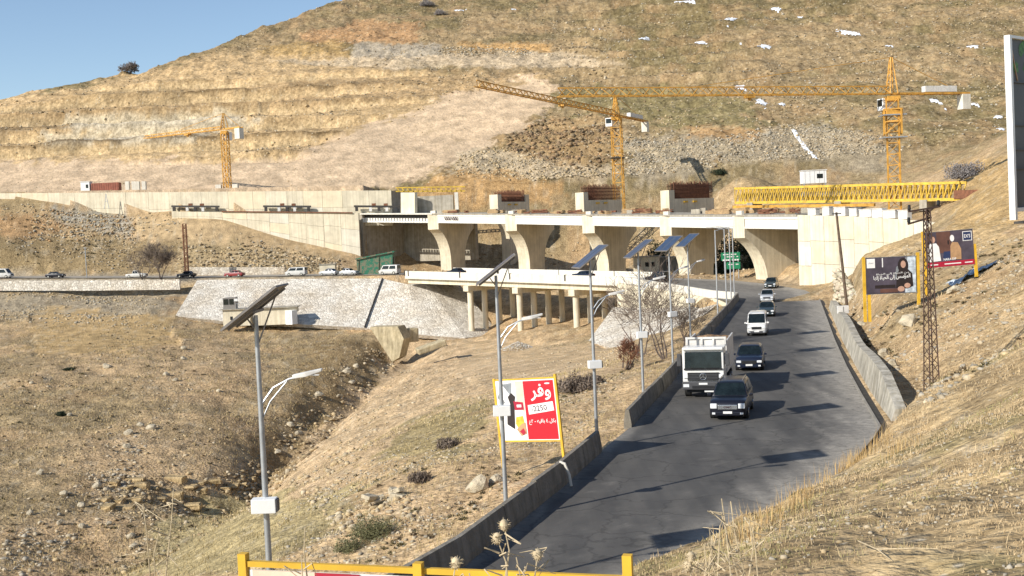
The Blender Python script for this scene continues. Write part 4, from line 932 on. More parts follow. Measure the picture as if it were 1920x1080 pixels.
for k in range(64):
    i = 1 + k % 5; s = random.uniform(0.03, 0.97); kd = random.choice(['rebar_bundle', 'rebar_bundle', 'timber_stack', 'timber_stack', 'shutter_board'])
    p = EDGE_TOP(i, random.uniform(0.8, 10), s); an = unit2(VP[i + 1] - VP[i]); rr = random.uniform(-.5, .5); an = np.array([an[0] * math.cos(rr) - an[1] * math.sin(rr), an[0] * math.sin(rr) + an[1] * math.cos(rr), 0])
    o = clutter(kd, p, an, (random.uniform(1.8, 5.0) if kd != 'shutter_board' else random.uniform(1.2, 2.4), random.uniform(.6, 1.4), random.uniform(.35, 1.1)))
    tag(o, LABS[kd] + ', ' + ('first', 'second', 'third', 'fourth', 'fifth')[i - 1] + ' span of white girders', {'rebar_bundle': 'steel bars', 'timber_stack': 'timber', 'shutter_board': 'formwork'}[kd], {'rebar_bundle': 'rebar on the deck', 'timber_stack': 'timber on the deck', 'shutter_board': 'formwork panels on the deck'}[kd])
for k, px in enumerate((1520, 1546, 1572, 1597, 1620, 1642, 1664, 1690)):
    q = wr(px); q[2] = tp3(px) + 0.02; o = clutter('formwork_box', q + np.array([.6, .3, 0]), np.array([0.421, -0.907, 0]), (random.uniform(1.5, 2.6), 0.8, random.uniform(.9, 1.3)))
    tag(o, '%s pale formwork box from the left on top of the end wall' % ('first', 'second', 'third', 'fourth', 'fifth', 'sixth', 'seventh', 'last')[k], 'formwork', 'formwork boxes on the end wall')
# dark steel girders on blocks at the foot of the upper wall
for px0, px1, lab in ((322, 411, 'dark steel girder on blocks at the wall foot, left one'), (494, 583, 'dark steel girder on blocks at the wall foot, middle one'), (664, 757, 'dark steel girder laid at the foot of the wall end')):
    a = at(px0, 389, upper_l(px0)[1] - 1.4); b = at(px1, 389.5, upper_l(px1)[1] - 1.4); r = thing('steel_girder', lab, 'girder', tuple(a), group='steel girders along the upper wall')
    v = b - a; mb = MB(); mb.bar((0, 0, .3), v + Zh * .3, .5, .5); mb.build('beam', 'steel_dark', r)
    for t in (.05, .33, .5, .66, .95): mb = MB(); mb.box(v * t - Zh * .45, (.7, .6, 1.0)); mb.build('support_block', 'white_dirty' if t in (.33, .66) else 'steel_dark', r)
    for t in (.4, .64): mb = MB(); mb.box(v * t + Zh * .8, (1.0, .6, .55)); mb.build('jack', 'rust', r)
# platform things
def boxthing(name, label, cat, c, size, m, rz=0.0, extra=None, group=None):
    r = thing(name, label, cat, c, rz, group); mb = MB(); mb.box((0, 0, size[2] / 2), size); mb.build('body', m, r, bevel=0.03)
    if extra: extra(r, size)
    return r
def cont(r, s):
    for k in range(12): mb = MB(); mb.box((-s[0] / 2 + (k + .5) * s[0] / 12, -s[1] / 2 - .03, s[2] / 2), (.12, .06, s[2] * .92)); mb.build('rib', 'red_brown', r)
c = at(200, 359, 319); boxthing('site_container', 'red-brown container on the upper platform beside a white cabin', 'container', tuple(c), (7.4, 2.4, 2.3), 'red_brown', 0, cont)
def cabx(r, s):
    mb = MB(); mb.box((0, 0, s[2] + .06), (s[0] + .3, s[1] + .3, .12)); mb.build('roof', 'white', r)
    mb = MB(); mb.box((s[0] * .22, -s[1] / 2 - .02, s[2] * .55), (s[0] * .25, .05, s[2] * .35)); mb.build('window', 'glass', r)
c = at(163, 360, 319); boxthing('site_cabin', 'small white cabin at the left end of the red container', 'cabin', tuple(c), (2.4, 2.4, 2.7), 'white', 0, cabx)
for k, px in enumerate((240, 252, 259, 271)):
    nth = ('leftmost', 'second', 'third', 'rightmost')[k]
    c = at(px, 359, 318); mb = MB(); mb.box((c[0], c[1], c[2] + 1.3), (1.0, 1.0, 2.8)); mb.box((c[0], c[1], c[2] - .05), (1.25, 1.25, .3)); o = mb.build('concrete_pillar', 'concrete_pale'); tag(o, nth + ' upright precast pillar in the row of four on the platform', 'pillar', 'precast pillars on the upper platform')
c = at(1525, 344, 268); zg = gz(c[0], c[1])
def legs(r, s):
    cabx(r, s)
    for i in (-1, 1):
        for j in (-1, 1): mb = MB(); mb.box((i * s[0] * .45, j * s[1] * .45, -2), (.3, .3, 4)); mb.build('leg', 'galv', r)
    for k in range(5): mb = MB(); mb.box((-s[0] / 2 + (k + .5) * s[0] / 5, -s[1] / 2 - .015, s[2] * .5), (.06, .03, s[2] * .95)); mb.build('seam', 'galv', r)
boxthing('site_cabin', 'white prefabricated cabin raised behind the yellow launching girder', 'cabin', tuple(c), (5.4, 2.6, 2.9), 'white', 0, legs)

# ------------------------------------------------------------------ roadside buildings of the old road
r = thing('guard_post', 'cream guard post with glazed lookout booth at the foot of the white slope', 'guard post', tuple(at(436, 606, 236)))
mb = MB(); mb.box((1.2, 0, 1.2), (5.4, 3.0, 3.4)); mb.build('wall', 'concrete', r)
mb = MB(); mb.box((-.2, .1, 4.05), (2.5, 2.2, 2.3)); bt = mb.build('booth', 'panel_back', r)
for dx, w_ in ((-.85, .9), (.55, .85)): mb = MB(); mb.box((-.2 + dx * .8, -1.05, 4.4), (w_, .08, 1.1)); mb.build('window', 'glass', bt)
mb = MB(); mb.box((1.16, -1.04, 4.7), (.7, .09, .5)); mb.build('sign_board', 'white', bt)
mb = MB(); mb.box((1.0, -.1, 2.85), (6.4, 3.6, .16)); mb.build('roof_slab', 'concrete_dull', r)
mb = MB(); mb.bar((1.2, -1.6, 4.0), (4.0, -1.6, 4.0), .06)
for k in range(8): mb.bar((1.2 + k * .4, -1.6, 2.9), (1.2 + k * .4, -1.6, 4.0), .05)
mb.build('railing', 'galv', r)
mb = MB(); mb.box((.2, -1.52, 1.1), (.5, .06, .7)); mb.build('window', 'dark', r)
mb = MB(); pts = [(5.0, -0.6), (5.0, 2.7), (13.2, 2.7), (13.2, 1.8), (11.2, 1.7), (11.8, 1.0), (12.1, 0.2), (12.1, -0.6)]; mb.prism(pts, -1.2, 1.5, U=(1, 0, 0)); mb.build('arched_wall', 'concrete', r)
mb = MB(); mb.box((9.8, 0, 2.85), (7.4, 3.4, .2)); mb.build('canopy', 'concrete_dull', r)
r = boxthing('portable_toilet', 'tall white cabin beside the arched wall of the guard post', 'cabin', tuple(at(547, 608, 234)), (1.6, 1.8, 2.8), 'white', R(-25))
mb = MB(); mb.box((0, -.93, 1.3), (.8, .05, 2.1)); mb.build('door', 'white_dirty', r)
r = thing('camouflage_shed', 'military shed under green camouflage netting beside a white van', 'shed', tuple(at(705, 519, 262)))
mb = MB(); mb.prism([(-3.8, -.5), (-3.9, 4.0), (4.2, 5.2), (4.2, -.5)], -2.2, 2.2); mb.build('body', 'camo', r)
mb = MB(); mb.prism([(-4.2, 4.05), (-4.2, 4.3), (4.6, 5.65), (4.6, 5.35)], -2.6, 2.6); mb.build('roof', 'camo', r)
mb = MB(); mb.box((4.25, 0, 2.2), (.12, 3.4, 4.0)); mb.build('shaded_side', 'dark', r)  # dark panel that paints the shed's right side as shaded
for k in (0, 3, 5): mb = MB(); mb.bar((-3.6 + 1.5 * k, -2.26, .2), (-3.3 + 1.5 * k, -2.26, 3.8 + k * .2), .1); mb.build('net_pole', 'leaf_dark', r)
r = boxthing('checkpoint_kiosk', 'cream kiosk behind the white car at the old road', 'kiosk', tuple(at(616, 518, 272)), (3.6, 2.4, 2.7), 'concrete', 0)
mb = MB(); mb.box((.5, -1.22, 1.5), (.9, .05, .8)); mb.build('window', 'glass', r)
mb = MB(); mb.box((0, 0, 2.8), (4.0, 2.8, .15)); mb.build('roof', 'concrete_dull', r)
# far buildings seen under the viaduct
for k, (px, py, Y, sz, lab) in enumerate(((1213, 512, 262, (5.5, 4, 3.6), 'small cream house seen under the fourth span'), (1275, 508, 268, (9, 4, 3.2), 'low grey house seen under the viaduct beside a parked truck'), (1408, 516, 240, (4, 4, 4.0), 'dark house seen under the last span behind the green sign'))):
    r = boxthing('roadside_house', lab, 'house', tuple(at(px, py, Y)), sz, 'concrete' if k == 0 else 'concrete_dull', R(-12))
    mb = MB(); mb.box((0, 0, sz[2] + .1), (sz[0] + .5, sz[1] + .5, .2)); mb.build('roof', 'concrete_dull', r)
    for dx in (-.28, .05, .3): mb = MB(); mb.box((sz[0] * dx, -sz[1] / 2 - .02, sz[2] * .55), (.8, .06, 1.0)); mb.build('window', 'glass', r)
r = thing('direction_sign', 'green road direction sign on posts under the last span', 'road sign', tuple(at(1373, 530, 205)))
w_ = 205 / F
for dx in (-1.2, 1.2): mb = MB(); mb.tube([(dx, 0.1, -1), (dx, 0.1, 5.4)], .09); mb.build('post', 'galv', r)
mb = MB(); mb.box((-.15, 0, 3.6 + 1.0), (3.3, .08, 1.4)); bdp = mb.build('board', 'sign_green', r)
mb = MB(); mb.box((.3, 0, 3.0), (2.4, .08, 1.2)); mb.build('board', 'sign_green', r)
for z, x0, x1 in ((4.95, -1.5, .9), (4.55, -1.2, 1.2), (3.98, -1.6, 1.3), (3.2, -.6, 1.2)):
    mb = MB(); n = 7
    for k in range(n):
        if (k * 7 + int(z * 10)) % 5: mb.box((lerp(x0, x1, (k + .5) / n), -.06, z), ((x1 - x0) / n * .8, .02, .16 if z != 3.98 else .26))
    o = mb.build('lettering', 'white_print', bdp); o['kind'] = 'stuff'

# ------------------------------------------------------------------ street: barrier, right wall, lamps
def barrier(label, pts):
    r = thing('concrete_barrier', label, 'barrier', (pts[0][0], pts[0][1], 0))
    prof = [(-.20, -.3), (-.20, .25), (-.11, .85), (-.09, BH), (.09, BH), (.11, .85), (.20, .25), (.20, -.3)]
    for a, b in zip(pts[:-1], pts[1:]):
        L = math.dist(a, b); n = max(1, round(L / 4.0))
        for k in range(n):
            p = np.array([lerp(a[0], b[0], (k + .005) / n), lerp(a[1], b[1], (k + .005) / n), 0]); q = np.array([lerp(a[0], b[0], (k + .995) / n), lerp(a[1], b[1], (k + .995) / n), 0])
            d = unit2(q - p); s = np.array([d[1], -d[0], 0]); dz = random.uniform(-.03, .03); o_ = s * random.uniform(-.03, .03)
            mb = MB(); mb.loft([[p + o_ + s * x + Zh * (z + dz) for x, z in prof], [q + o_ + s * x + Zh * (z + dz) for x, z in prof]]); rel(r, mb).build('segment', 'barrier', r)
    return r
barrier('near run of dusty concrete barrier along the left road edge', LB[1:7])
barrier('far run of concrete barrier curving up beside the truck to the bend', LB[7:])
MK('wall_stained', (0.50, 0.46, 0.38), 0.9, 0.2, 0.9, 0.4, 5.0, streak=0.35)
rw = thing('roadside_retaining_wall', 'low grey concrete retaining wall along the right road edge', 'retaining wall', (RG[8][0], RG[8][1], 0))
ys4 = np.linspace(58, 134, 24)
for k, (a, b) in enumerate(zip(ys4[:-1], ys4[1:])):
    ha, hb = (1.75 + .12 * math.sin(y * .21) + .1 * math.sin(y * 1.7) - max(0, (64 - y)) * .12 - max(0, y - 110) * .03 for y in (a, b))
    n0 = np.array([float(xr(a)) + .15, a, -.2]); n1 = np.array([float(xr(b)) + .15, b, -.2]); t = np.array([.55, 0, 0]); lean = np.array([.35, 0, 0])
    mb = MB(); mb.loft([[n0, n0 + t * 1.6, n0 + t + lean + Zh * ha, n0 + lean + Zh * ha], [n1 - (0, .03, 0), n1 + t * 1.6 - (0, .03, 0), n1 + t + lean + Zh * hb - (0, .03, 0), n1 + lean + Zh * hb - (0, .03, 0)]]); rel(rw, mb).build('wall_section', 'wall_stained', rw)

a = on_z(1052, 868, BH); mb = MB(); mb.tube([a + np.array([-.05, 0, .04]), a + np.array([.14, -.1, -.02]), a + np.array([.30, -.15, -.45]), a + np.array([.36, -.3, -.9])], .06, 8); o = mb.build('drain_pipe', 'concrete_pale', smooth_=True); tag(o, 'pale pipe hanging over the near barrier beside the red billboard post', 'pipe')

LAMP_PARTS = {}
def lamp(label, base, H=8.9, rz=0.0):
    r = thing('solar_street_lamp', label, 'street lamp', base, rz, 'solar street lamps along the road')
    if not LAMP_PARTS:
        mb = MB(); mb.tube([(0, 0, -1.0), (0, 0, .35), (0, 0, .36), (0, 0, H * .5), (0, 0, H - .1)], [.12, .12, .085, .075, .055], 10); P_ = mb.build('pole', 'galv', r, smooth_=True)
        mb = MB(); mb.tube([(0, 0, 6.5), (.35, 0, 6.95), (.75, 0, 7.15), (1.0, 0, 7.2)], .03, 6); mb.tube([(0, 0, 6.1), (.25, 0, 6.6), (.7, 0, 7.1)], .022, 6); a = mb.build('lamp_arm', 'galv', r, smooth_=True)
        mb = MB(); mb.loft([[(.85, -.09, 7.16), (.85, .09, 7.16), (.85, .09, 7.26), (.85, -.09, 7.26)], [(1.2, -.13, 7.2), (1.2, .13, 7.2), (1.2, .13, 7.32), (1.2, -.13, 7.32)], [(1.6, -.10, 7.32), (1.6, .10, 7.32), (1.6, .10, 7.39), (1.6, -.10, 7.39)]]); h = mb.build('lamp_head', 'white_dirty', r, bevel=.02)
        mb = MB(); mb.box((1.3, 0, 7.235), (.45, .18, .02)); mb.build('lens', 'lamp', h)
        mb = MB(); mb.box((.0, -.16, 4.0), (.62, .34, .36)); bx = mb.build('battery_box', 'white', r, bevel=.02)
        mb = MB(); mb.box((.33, -.16, 4.0), (.04, .30, .30)); mb.build('box_lid', 'grey_plastic', bx)
        tau = R(36); U = np.array([math.cos(tau), 0, math.sin(tau)]); Nn = np.array([-math.sin(tau), 0, math.cos(tau)]); c = np.array([0, 0, H + .12]); Vv = np.array([0, 1.0, 0])
        mb = MB(); mb.box(c, (1.75, 1.62, .05), ax=(U, Vv, Nn)); pn = mb.build('solar_panel', 'panel_back', r)
        for k in range(2):
            mb = MB(); mb.box(c + Nn * .031 + Vv * (k - .5) * .80, (1.64, .74, .008), ax=(U, Vv, Nn)); mb.build('cell_field', 'panel_blue', pn)
        mb = MB(); mb.bar(c - Nn * .07 - U * .8 - Vv * .45, c - Nn * .07 + U * .8 - Vv * .45, .06, .06); mb.bar(c - Nn * .07 - U * .8 + Vv * .45, c - Nn * .07 + U * .8 + Vv * .45, .06, .06)
        mb.bar(c - Nn * .13 - Vv * .5, c - Nn * .13 + Vv * .5, .07, .07); mb.bar((0, 0, H - .9), c - Nn * .12 + U * .55, .035, .035); mb.bar((0, 0, H - .5), c - Nn * .12 - U * .35, .035, .035); mb.build('panel_bracket', 'panel_back', r)
        LAMP_PARTS['r'] = r
    else:
        for ch in LAMP_PARTS['r'].children: copy_tree(ch, r)
    return r
LL = ['nearest solar street lamp, left of the road, its panel seen from below', 'solar street lamp standing just left of the red billboard', 'solar street lamp at the gap in the concrete barrier, right of the red billboard', 'fourth solar street lamp from the camera, behind the barrier', 'fifth solar street lamp, rising from the bare trees', 'farthest solar street lamp, in front of the fourth viaduct pier']
for (Y, px), lab in zip(((29.5, 513), (41.6, 950), (54.6, 1120), (68.6, 1207), (83.5, None), (97.5, None)), LL):
    if px is None: x = float(xl(Y)) - .45
    else: x = atx(px, Y, 0)[0]
    lamp(lab, (x, Y, 0 if Y > 35 else -.3), rz=R({29.5: 0, 41.6: 1, 54.6: 10, 68.6: 8, 83.5: 26, 97.5: 20}[Y]))
FL = [(126, 1), (140, -1), (149, -1), (156, -1)]
for k, (Y, s) in enumerate(FL):
    r = thing('street_lamp', ['thin street lamp with its arm over the road, nearest of four at the bend', 'thin street lamp at the bend, second of four', 'thin street lamp at the bend, third of four', 'thin street lamp at the bend, farthest of four'][k], 'street lamp', (float(xl(Y)) - .4, Y, 0), group='thin street lamps at the bend')
    mb = MB(); mb.tube([(0, 0, -1), (0, 0, 5), (0, 0, 9.6)], [.10, .085, .06], 8); mb.build('pole', 'galv', r, smooth_=True)
    mb = MB(); mb.tube([(0, 0, 9.5), (s * .8, 0, 9.75), (s * 1.6, 0, 9.85)], .035, 6); mb.build('arm', 'galv', r)
    mb = MB(); mb.loft([[(s * 1.4, -.1, 9.82), (s * 1.4, .1, 9.82), (s * 1.4, .1, 9.92), (s * 1.4, -.1, 9.92)], [(s * 2.1, -.14, 9.86), (s * 2.1, .14, 9.86), (s * 2.1, .14, 9.98), (s * 2.1, -.14, 9.98)]]); mb.build('lamp_head', 'white_dirty', r)

# ------------------------------------------------------------------ power poles
b = at(1748, 768, 62); zb0 = gz(b[0], b[1]); zt = at(1733, 392, 62)[2]
r = thing('lattice_power_pole', 'rusty lattice steel power pole on the right bank', 'power pole', (b[0], b[1], zb0 - .4), R(14))
H = zt - zb0 + .4; mb = MB()
for i in (-1, 1):
    for j in (-1, 1): mb.bar((i * .30, j * .30, 0), (i * .12, j * .12, H), .055)
n = 22
for k in range(n):
    z0, z1 = H * k / n, H * (k + 1) / n; w0, w1 = lerp(.30, .12, k / n), lerp(.30, .12, (k + 1) / n); s = 1 if k % 2 else -1
    for (ax0, ay0, ax1, ay1) in ((s, -1, -s, -1), (s, 1, -s, 1), (-1, s, -1, -s), (1, s, 1, -s)): mb.bar((ax0 * w0, ay0 * w0, z0), (ax1 * w1, ay1 * w1, z1), .03)
mb.build('tower', 'rust_dark', r)
mb = MB(); mb.bar((-1.15, 0, H - .75), (.25, 0, H - .45), .09); mb.bar((-1.1, 0, H - .1), (.8, 0, H + .1), .09); mb.build('crossarm', 'rust_dark', r)
for x, z in ((-1.1, H - .72), (-1.05, H - .06), (.7, H + .12)): mb = MB(); mb.tube([(x, 0, z), (x, 0, z + .1), (x, 0, z + .32)], [.05, .09, .07], 8); mb.build('insulator', 'dark', r)
b = at(1588, 574, 118); t = at(1568, 398, 118)
r = thing('wooden_power_pole', 'leaning dark wooden pole in front of the end wall', 'power pole', tuple(b)); v = t - b
mb = MB(); mb.tube([v * -.1, v * .5, v], [.16, .14, .11], 10); mb.build('shaft', 'post_wood', r, smooth_=True)
mb = MB(); mb.box(v * .985 + (0, -.1, 0), (.9, .1, .1)); mb.build('crossarm', 'steel_dark', r)
r = thing('meter_cabinet', 'small grey cabinet at the foot of the leaning wooden pole', 'cabinet', tuple(at(1581, 598, 112))); mb = MB(); mb.box((0, 0, .9), (1.05, .4, .75)); mb.build('box', 'white_dirty', r, bevel=.03); mb = MB(); mb.box((0, .05, .1), (.1, .1, 1.2)); mb.build('stand', 'rust', r); mb = MB(); mb.box((0, -.21, .9), (.03, .03, .6)); mb.build('door_gap', 'dark', r)
b = at(351, 520, 274); H = 12.5
r = thing('lattice_mast', 'thin dark lattice mast beside the bare tree at the old road', 'mast', tuple(b)); mb = MB(); lattice(mb, (0, 0, 0), (0, 0, H), .75, .8, .13, .08, up=(0, 1, 0)); mb.build('tower', 'rust', r)
mb = MB(); mb.bar((-.8, 0, H - 3), (.8, 0, H - 3), .12); mb.build('crossarm', 'rust', r)
mb = MB(); b = at(163, 521, 274); mb.tube([(0, 0, 0), (0, 0, 7.2)], .10, 6); r = thing('thin_pole', 'thin grey pole standing at the old road at far left', 'pole', tuple(b)); mb.build('shaft', 'galv', r); mb = MB(); mb.bar((-.5, 0, 7.0), (.5, 0, 7.0), .1); mb.build('crossarm', 'galv', r)
mb = MB(); b = at(196, 392, 309); mb.bar(b, b + np.array([.6, 0, 4.0]), .12); mb.bar(b + np.array([1.2, 0, 0]), b + np.array([.6, 0, 4.0]), .12); mb.bar(b + np.array([.3, 0, 2]), b + np.array([.9, 0, 2]), .1); o = mb.build('site_ladder', 'galv'); tag(o, 'small ladder leaning on the upper wall at left', 'ladder')
# ------------------------------------------------------------------ lettering
FORMS = {'ا': (0xFE8D, 0), 'إ': (0xFE87, 0), 'ر': (0xFEAD, 0), 'و': (0xFEED, 0), 'ؤ': (0xFE85, 0), 'ة': (0xFE93, 0), 'ى': (0xFEEF, 0), 'د': (0xFEA9, 0),
         'ب': (0xFE8F, 1), 'ح': (0xFEA1, 1), 'ع': (0xFEC9, 1), 'ف': (0xFED1, 1), 'ق': (0xFED5, 1), 'ك': (0xFED9, 1), 'ل': (0xFEDD, 1), 'م': (0xFEE1, 1), 'ن': (0xFEE5, 1), 'ه': (0xFEE9, 1), 'ي': (0xFEF1, 1), 'ث': (0xFE99, 1), 'س': (0xFEB1, 1), 'ت': (0xFE95, 1)}
def shape_ar(s):
    out = []
    for i, ch in enumerate(s):
        if ch not in FORMS: out.append(ch); continue
        prev = i > 0 and s[i - 1] in FORMS and FORMS[s[i - 1]][1]; nxt = FORMS[ch][1] and i + 1 < len(s) and s[i + 1] in FORMS
        base = FORMS[ch][0]; out.append(chr(base + (3 if prev and nxt else 2 if nxt else 1 if prev else 0)))
    return ''.join(reversed(out))
def text_part(body, size_w, size_h, cx, cz, y, m, parent, bold=0.0, tilt=0.0, arabic=False):
    cu = bpy.data.curves.new('lettering', 'FONT'); cu.body = shape_ar(body) if arabic else body; cu.resolution_u = 3; cu.offset = bold
    tmp = bpy.data.objects.new('lettering', cu); me = bpy.data.meshes.new_from_object(tmp)
    co = np.array([v.co[:] for v in me.vertices]); bpy.data.objects.remove(tmp)
    if len(co) == 0: return None
    lo, hi = co.min(0), co.max(0); w_, h_ = max(hi[0] - lo[0], 1e-3), max(hi[1] - lo[1], 1e-3)
    c, s = math.cos(tilt), math.sin(tilt)
    for v in me.vertices:
        x = (v.co.x - lo[0]) / w_ - .5; z = (v.co.y - lo[1]) / h_ - .5; x *= size_w; z *= size_h
        v.co = (cx + x * c - z * s, y, cz + x * s + z * c)
    me.materials.clear(); me.materials.append(MT[m]); o = bpy.data.objects.new('lettering', me); COL.objects.link(o); o.parent = parent; return o
def patch(poly, y, m, parent, name='print'):
    """flat print on a board: polygon in (x, z), proud of the board by a few mm"""
    mb = MB(); mb.prism(poly, y, y + .002); return mb.build(name, m, parent)
def rect(x0, z0, x1, z1): return [(x0, z0), (x1, z0), (x1, z1), (x0, z1)]
def blob(cx, cz, rx, rz_, n=14, wob=0.0, seed=0):
    rr = random.Random(seed); return [(cx + rx * math.cos(a) * (1 + rr.uniform(-wob, wob)), cz + rz_ * math.sin(a) * (1 + rr.uniform(-wob, wob))) for a in [2 * math.pi * k / n for k in range(n)]]

# red billboard
c = at(988, 769, 52); r = thing('red_billboard', 'red and white torn billboard on yellow posts beside the barrier', 'billboard', tuple(c)); r.rotation_euler = (0, R(-4.5), R(-36)); r.scale = (1.26, 1, 1)
W, Hh = 2.56, 2.70
mb = MB(); mb.box((0, .03, 0), (W, .05, Hh)); bd = mb.build('board', 'white_print', r)
for x, z0, z1 in ((-W / 2 - .06, -2.6, Hh / 2 + .12), (W / 2 + .05, -3.2, Hh / 2 + .2)): mb = MB(); mb.box((x, .04, (z0 + z1) / 2), (.09, .09, z1 - z0)); mb.build('post', 'yellow', r)
for z in (Hh / 2 + .05, -Hh / 2 - .04): mb = MB(); mb.box((0, .04, z), (W + .02, .06, .06)); mb.build('rail', 'yellow', r)
patch(rect(-.06, -Hh / 2 + .04, W / 2 - .04, Hh / 2 - .05), -.004, 'red_print', bd)
patch([(-.40, Hh / 2 - .05), (-.08, Hh / 2 - .05), (-.10, -.1), (-.42, .2)], -.004, 'cream_print', bd)
patch([(-1.25, .6), (-.95, 1.2), (-.55, 1.25), (-.62, .7), (-.85, .45), (-1.0, .3)], -.004, 'grey_print', bd)
patch([(-1.22, 1.28), (-1.05, 1.28), (-.62, .62), (-.9, .35), (-1.2, .9)], -.007, 'white_print', bd)
patch([(-.78, .62), (-.62, .80), (-.45, .62), (-.52, .3), (-.60, -.85), (-.92, -.62), (-.86, .1), (-.70, .28)], -.010, 'black_print', bd)
patch([(-.55, .42), (-.14, .36), (-.12, .02), (-.52, .02)], -.012, 'crimson_print', bd); patch(rect(-.42, .14, -.22, .26), -.014, 'white_print', bd)
patch([(-.50, -.30), (-.20, -.25), (-.14, -.75), (-.42, -.85), (-.54, -.6)], -.012, 'yellow_print', bd)
patch([(-.52, -.85), (-.30, -.62), (-.12, -.55), (-.10, -1.05), (-.35, -1.15)], -.013, 'tan_print', bd)
patch([(-.40, -.95), (-.22, -.80), (-.14, -1.0), (-.25, -1.12)], -.015, 'crimson_print', bd)
text_part('وفر', .88, .74, .66, .78, -.010, 'white_print', bd, .02, R(2), True)
patch(blob(.98, 1.16, .12, .035, 8), -.010, 'white_print', bd)
pp = [(.08, -.20), (1.17, -.04), (1.14, .36), (.06, .22)]; patch(pp, -.008, 'white_print', bd)
text_part('-2250', .68, .25, .53, .075, -.012, 'ink', bd, .01, R(6)); text_part('ل.ل', .22, .14, .99, .12, -.012, 'ink', bd, .0, R(6), True)
text_part('بكل ٤ باقيه - ٢ع', 1.15, .25, .62, -.53, -.010, 'white_print', bd, .012, R(1), True)

# two billboards on the right hillside
def hill_board(label, c, W, Hh, rz, lean, m, posts):
    r = thing('hillside_billboard', label, 'billboard', tuple(c), group='billboards on the right hillside'); r.rotation_euler = (0, R(lean), R(rz))
    mb = MB(); mb.box((0, .04, 0), (W, .06, Hh)); bd = mb.build('board', m, r)
    for x, z0, z1 in posts: mb = MB(); mb.box((x, .12, (z0 + z1) / 2), (.22, .18, z1 - z0)); mb.build('post', 'yellow', r)
    for z in (-Hh / 2, Hh / 2): mb = MB(); mb.box((0, .07, z), (W + .1, .12, .05)); mb.build('rail', 'galv', r)
    return r, bd
c = at(1671, 516, 92); r, bd = hill_board('dark billboard with a woman in black and white lettering, lower of two', c, 3.95, 2.86, 0, 0, 'plum_print', [(-2.1, -3.6, 1.5), (-1.75, -3.6, -1.3), (2.15, -3.0, 1.7)])
patch([(1.05, -1.40), (1.94, -1.40), (1.94, 1.40), (1.30, 1.40)], -.004, 'tarp', bd); patch([(.4, .6), (1.2, 1.4), (1.55, 1.4), (1.2, -.6), (.3, -.3)], -.003, 'grey_print', bd)
patch(rect(-1.9, .62, -1.25, 1.35), -.004, 'white_print', bd); text_part('LIBAN', .4, .12, -1.58, 1.0, -.008, 'grey_print', bd)
patch(rect(-.70, .65, -.62, 1.38), -.004, 'white_print', bd)
patch(blob(.95, .72, .42, .62, 16), -.008, 'black_print', bd); patch([(.35, -1.0), (.45, .1), (.7, .5), (1.25, .5), (1.65, .1), (1.72, -.9), (1.3, -1.1)], -.009, 'black_print', bd)
patch(blob(.96, .82, .20, .29, 14), -.012, 'skin_print', bd)
patch(blob(.75, -1.1, .28, .22, 10), -.012, 'skin_print', bd); patch(blob(1.25, -.85, .25, .2, 10), -.012, 'skin_print', bd)
patch(rect(-1.3, -1.0, .3, -.75), -.005, 'black_print', bd); patch(rect(-.9, -1.35, .5, -1.05), -.006, 'brown_print', bd)
text_part('المؤسس إلى الحياة إلها', 2.9, .44, .05, -.18, -.016, 'white_print', bd, .02, R(2), True); text_part('من الحياة إلى الحياة', 2.6, .17, .1, .13, -.016, 'white_print', bd, .01, R(2), True)
c = at(1781, 466, 92); r, bd = hill_board('dark billboard with two standing people and a crimson strip, upper of two', c, 3.75, 2.76, 0, -2.5, 'plum_print', [(-2.0, -3.6, 1.5), (1.98, -2.4, .2)])
patch(rect(-1.0, -.3, .1, 1.38), -.003, 'brown_print', bd); patch(rect(-1.87, -1.38, 1.87, -.98), -.005, 'crimson_print', bd)
for x0, x1 in ((-1.6, -1.0), (-.5, .8), (1.1, 1.7)): patch(rect(x0, -1.22, x1, -1.14), -.008, 'white_print', bd)
patch([(-1.75, -.95), (-1.72, .3), (-1.5, .5), (-1.05, .5), (-.85, .2), (-.75, -.9)], -.006, 'white_print', bd); patch(blob(-1.28, .78, .17, .24), -.008, 'skin_print', bd); patch(blob(-1.28, .92, .19, .16), -.007, 'brown_print', bd)
patch([(.0, -.85), (.05, .2), (.2, .5), (.65, .45), (.88, -.1), (.85, -.9)], -.006, 'tan_print', bd); patch(blob(.22, .80, .17, .26), -.008, 'white_print', bd); patch(blob(-.1, .5, .06, .2), -.007, 'black_print', bd); patch([(-.6, -.9), (-.5, -.2), (.1, -.2), (.1, -.9)], -.005, 'navy_print', bd)
patch(rect(1.05, .5, 1.78, 1.25), -.004, 'white_print', bd); patch(rect(1.10, .55, 1.73, 1.20), -.007, 'navy_print', bd); text_part("EX'S", .48, .28, 1.41, .88, -.011, 'white_print', bd, .01)
text_part('NAKA DIP', 1.0, .18, -.05, -.82, -.010, 'white_print', bd, .02)

# tall billboard cut by the right edge of the picture
p = at(1882, 68, 60); q = at(1904, 412, 60); r = thing('tall_billboard', 'tall dark billboard with a white frame at the right picture edge', 'billboard', (q[0], q[1], 0)); r.rotation_euler = (0, R(-1.2), R(44))
zb0 = gz(q[0], q[1]) - 1; zt = p[2]; zl = q[2]
mb = MB(); mb.box((0, 0, (zt + zl) / 2), (.26, .3, zt - zl)); mb.build('frame_post', 'white', r)
mb = MB(); mb.box((3.2, 0, zt - .06), (6.2, .26, .14)); mb.build('frame_rail', 'white', r); mb = MB(); mb.box((3.2, 0, zl + .5), (6.2, .3, .2)); mb.build('frame_rail', 'white', r)
mb = MB(); mb.box((6.4, 0, (zt + zl) / 2), (.26, .3, zt - zl)); mb.build('frame_post', 'white', r)
mb = MB(); mb.box((3.2, .05, (zt + zl) / 2 + .2), (6.1, .06, zt - zl - .7)); bd = mb.build('board', 'slate_print', r)
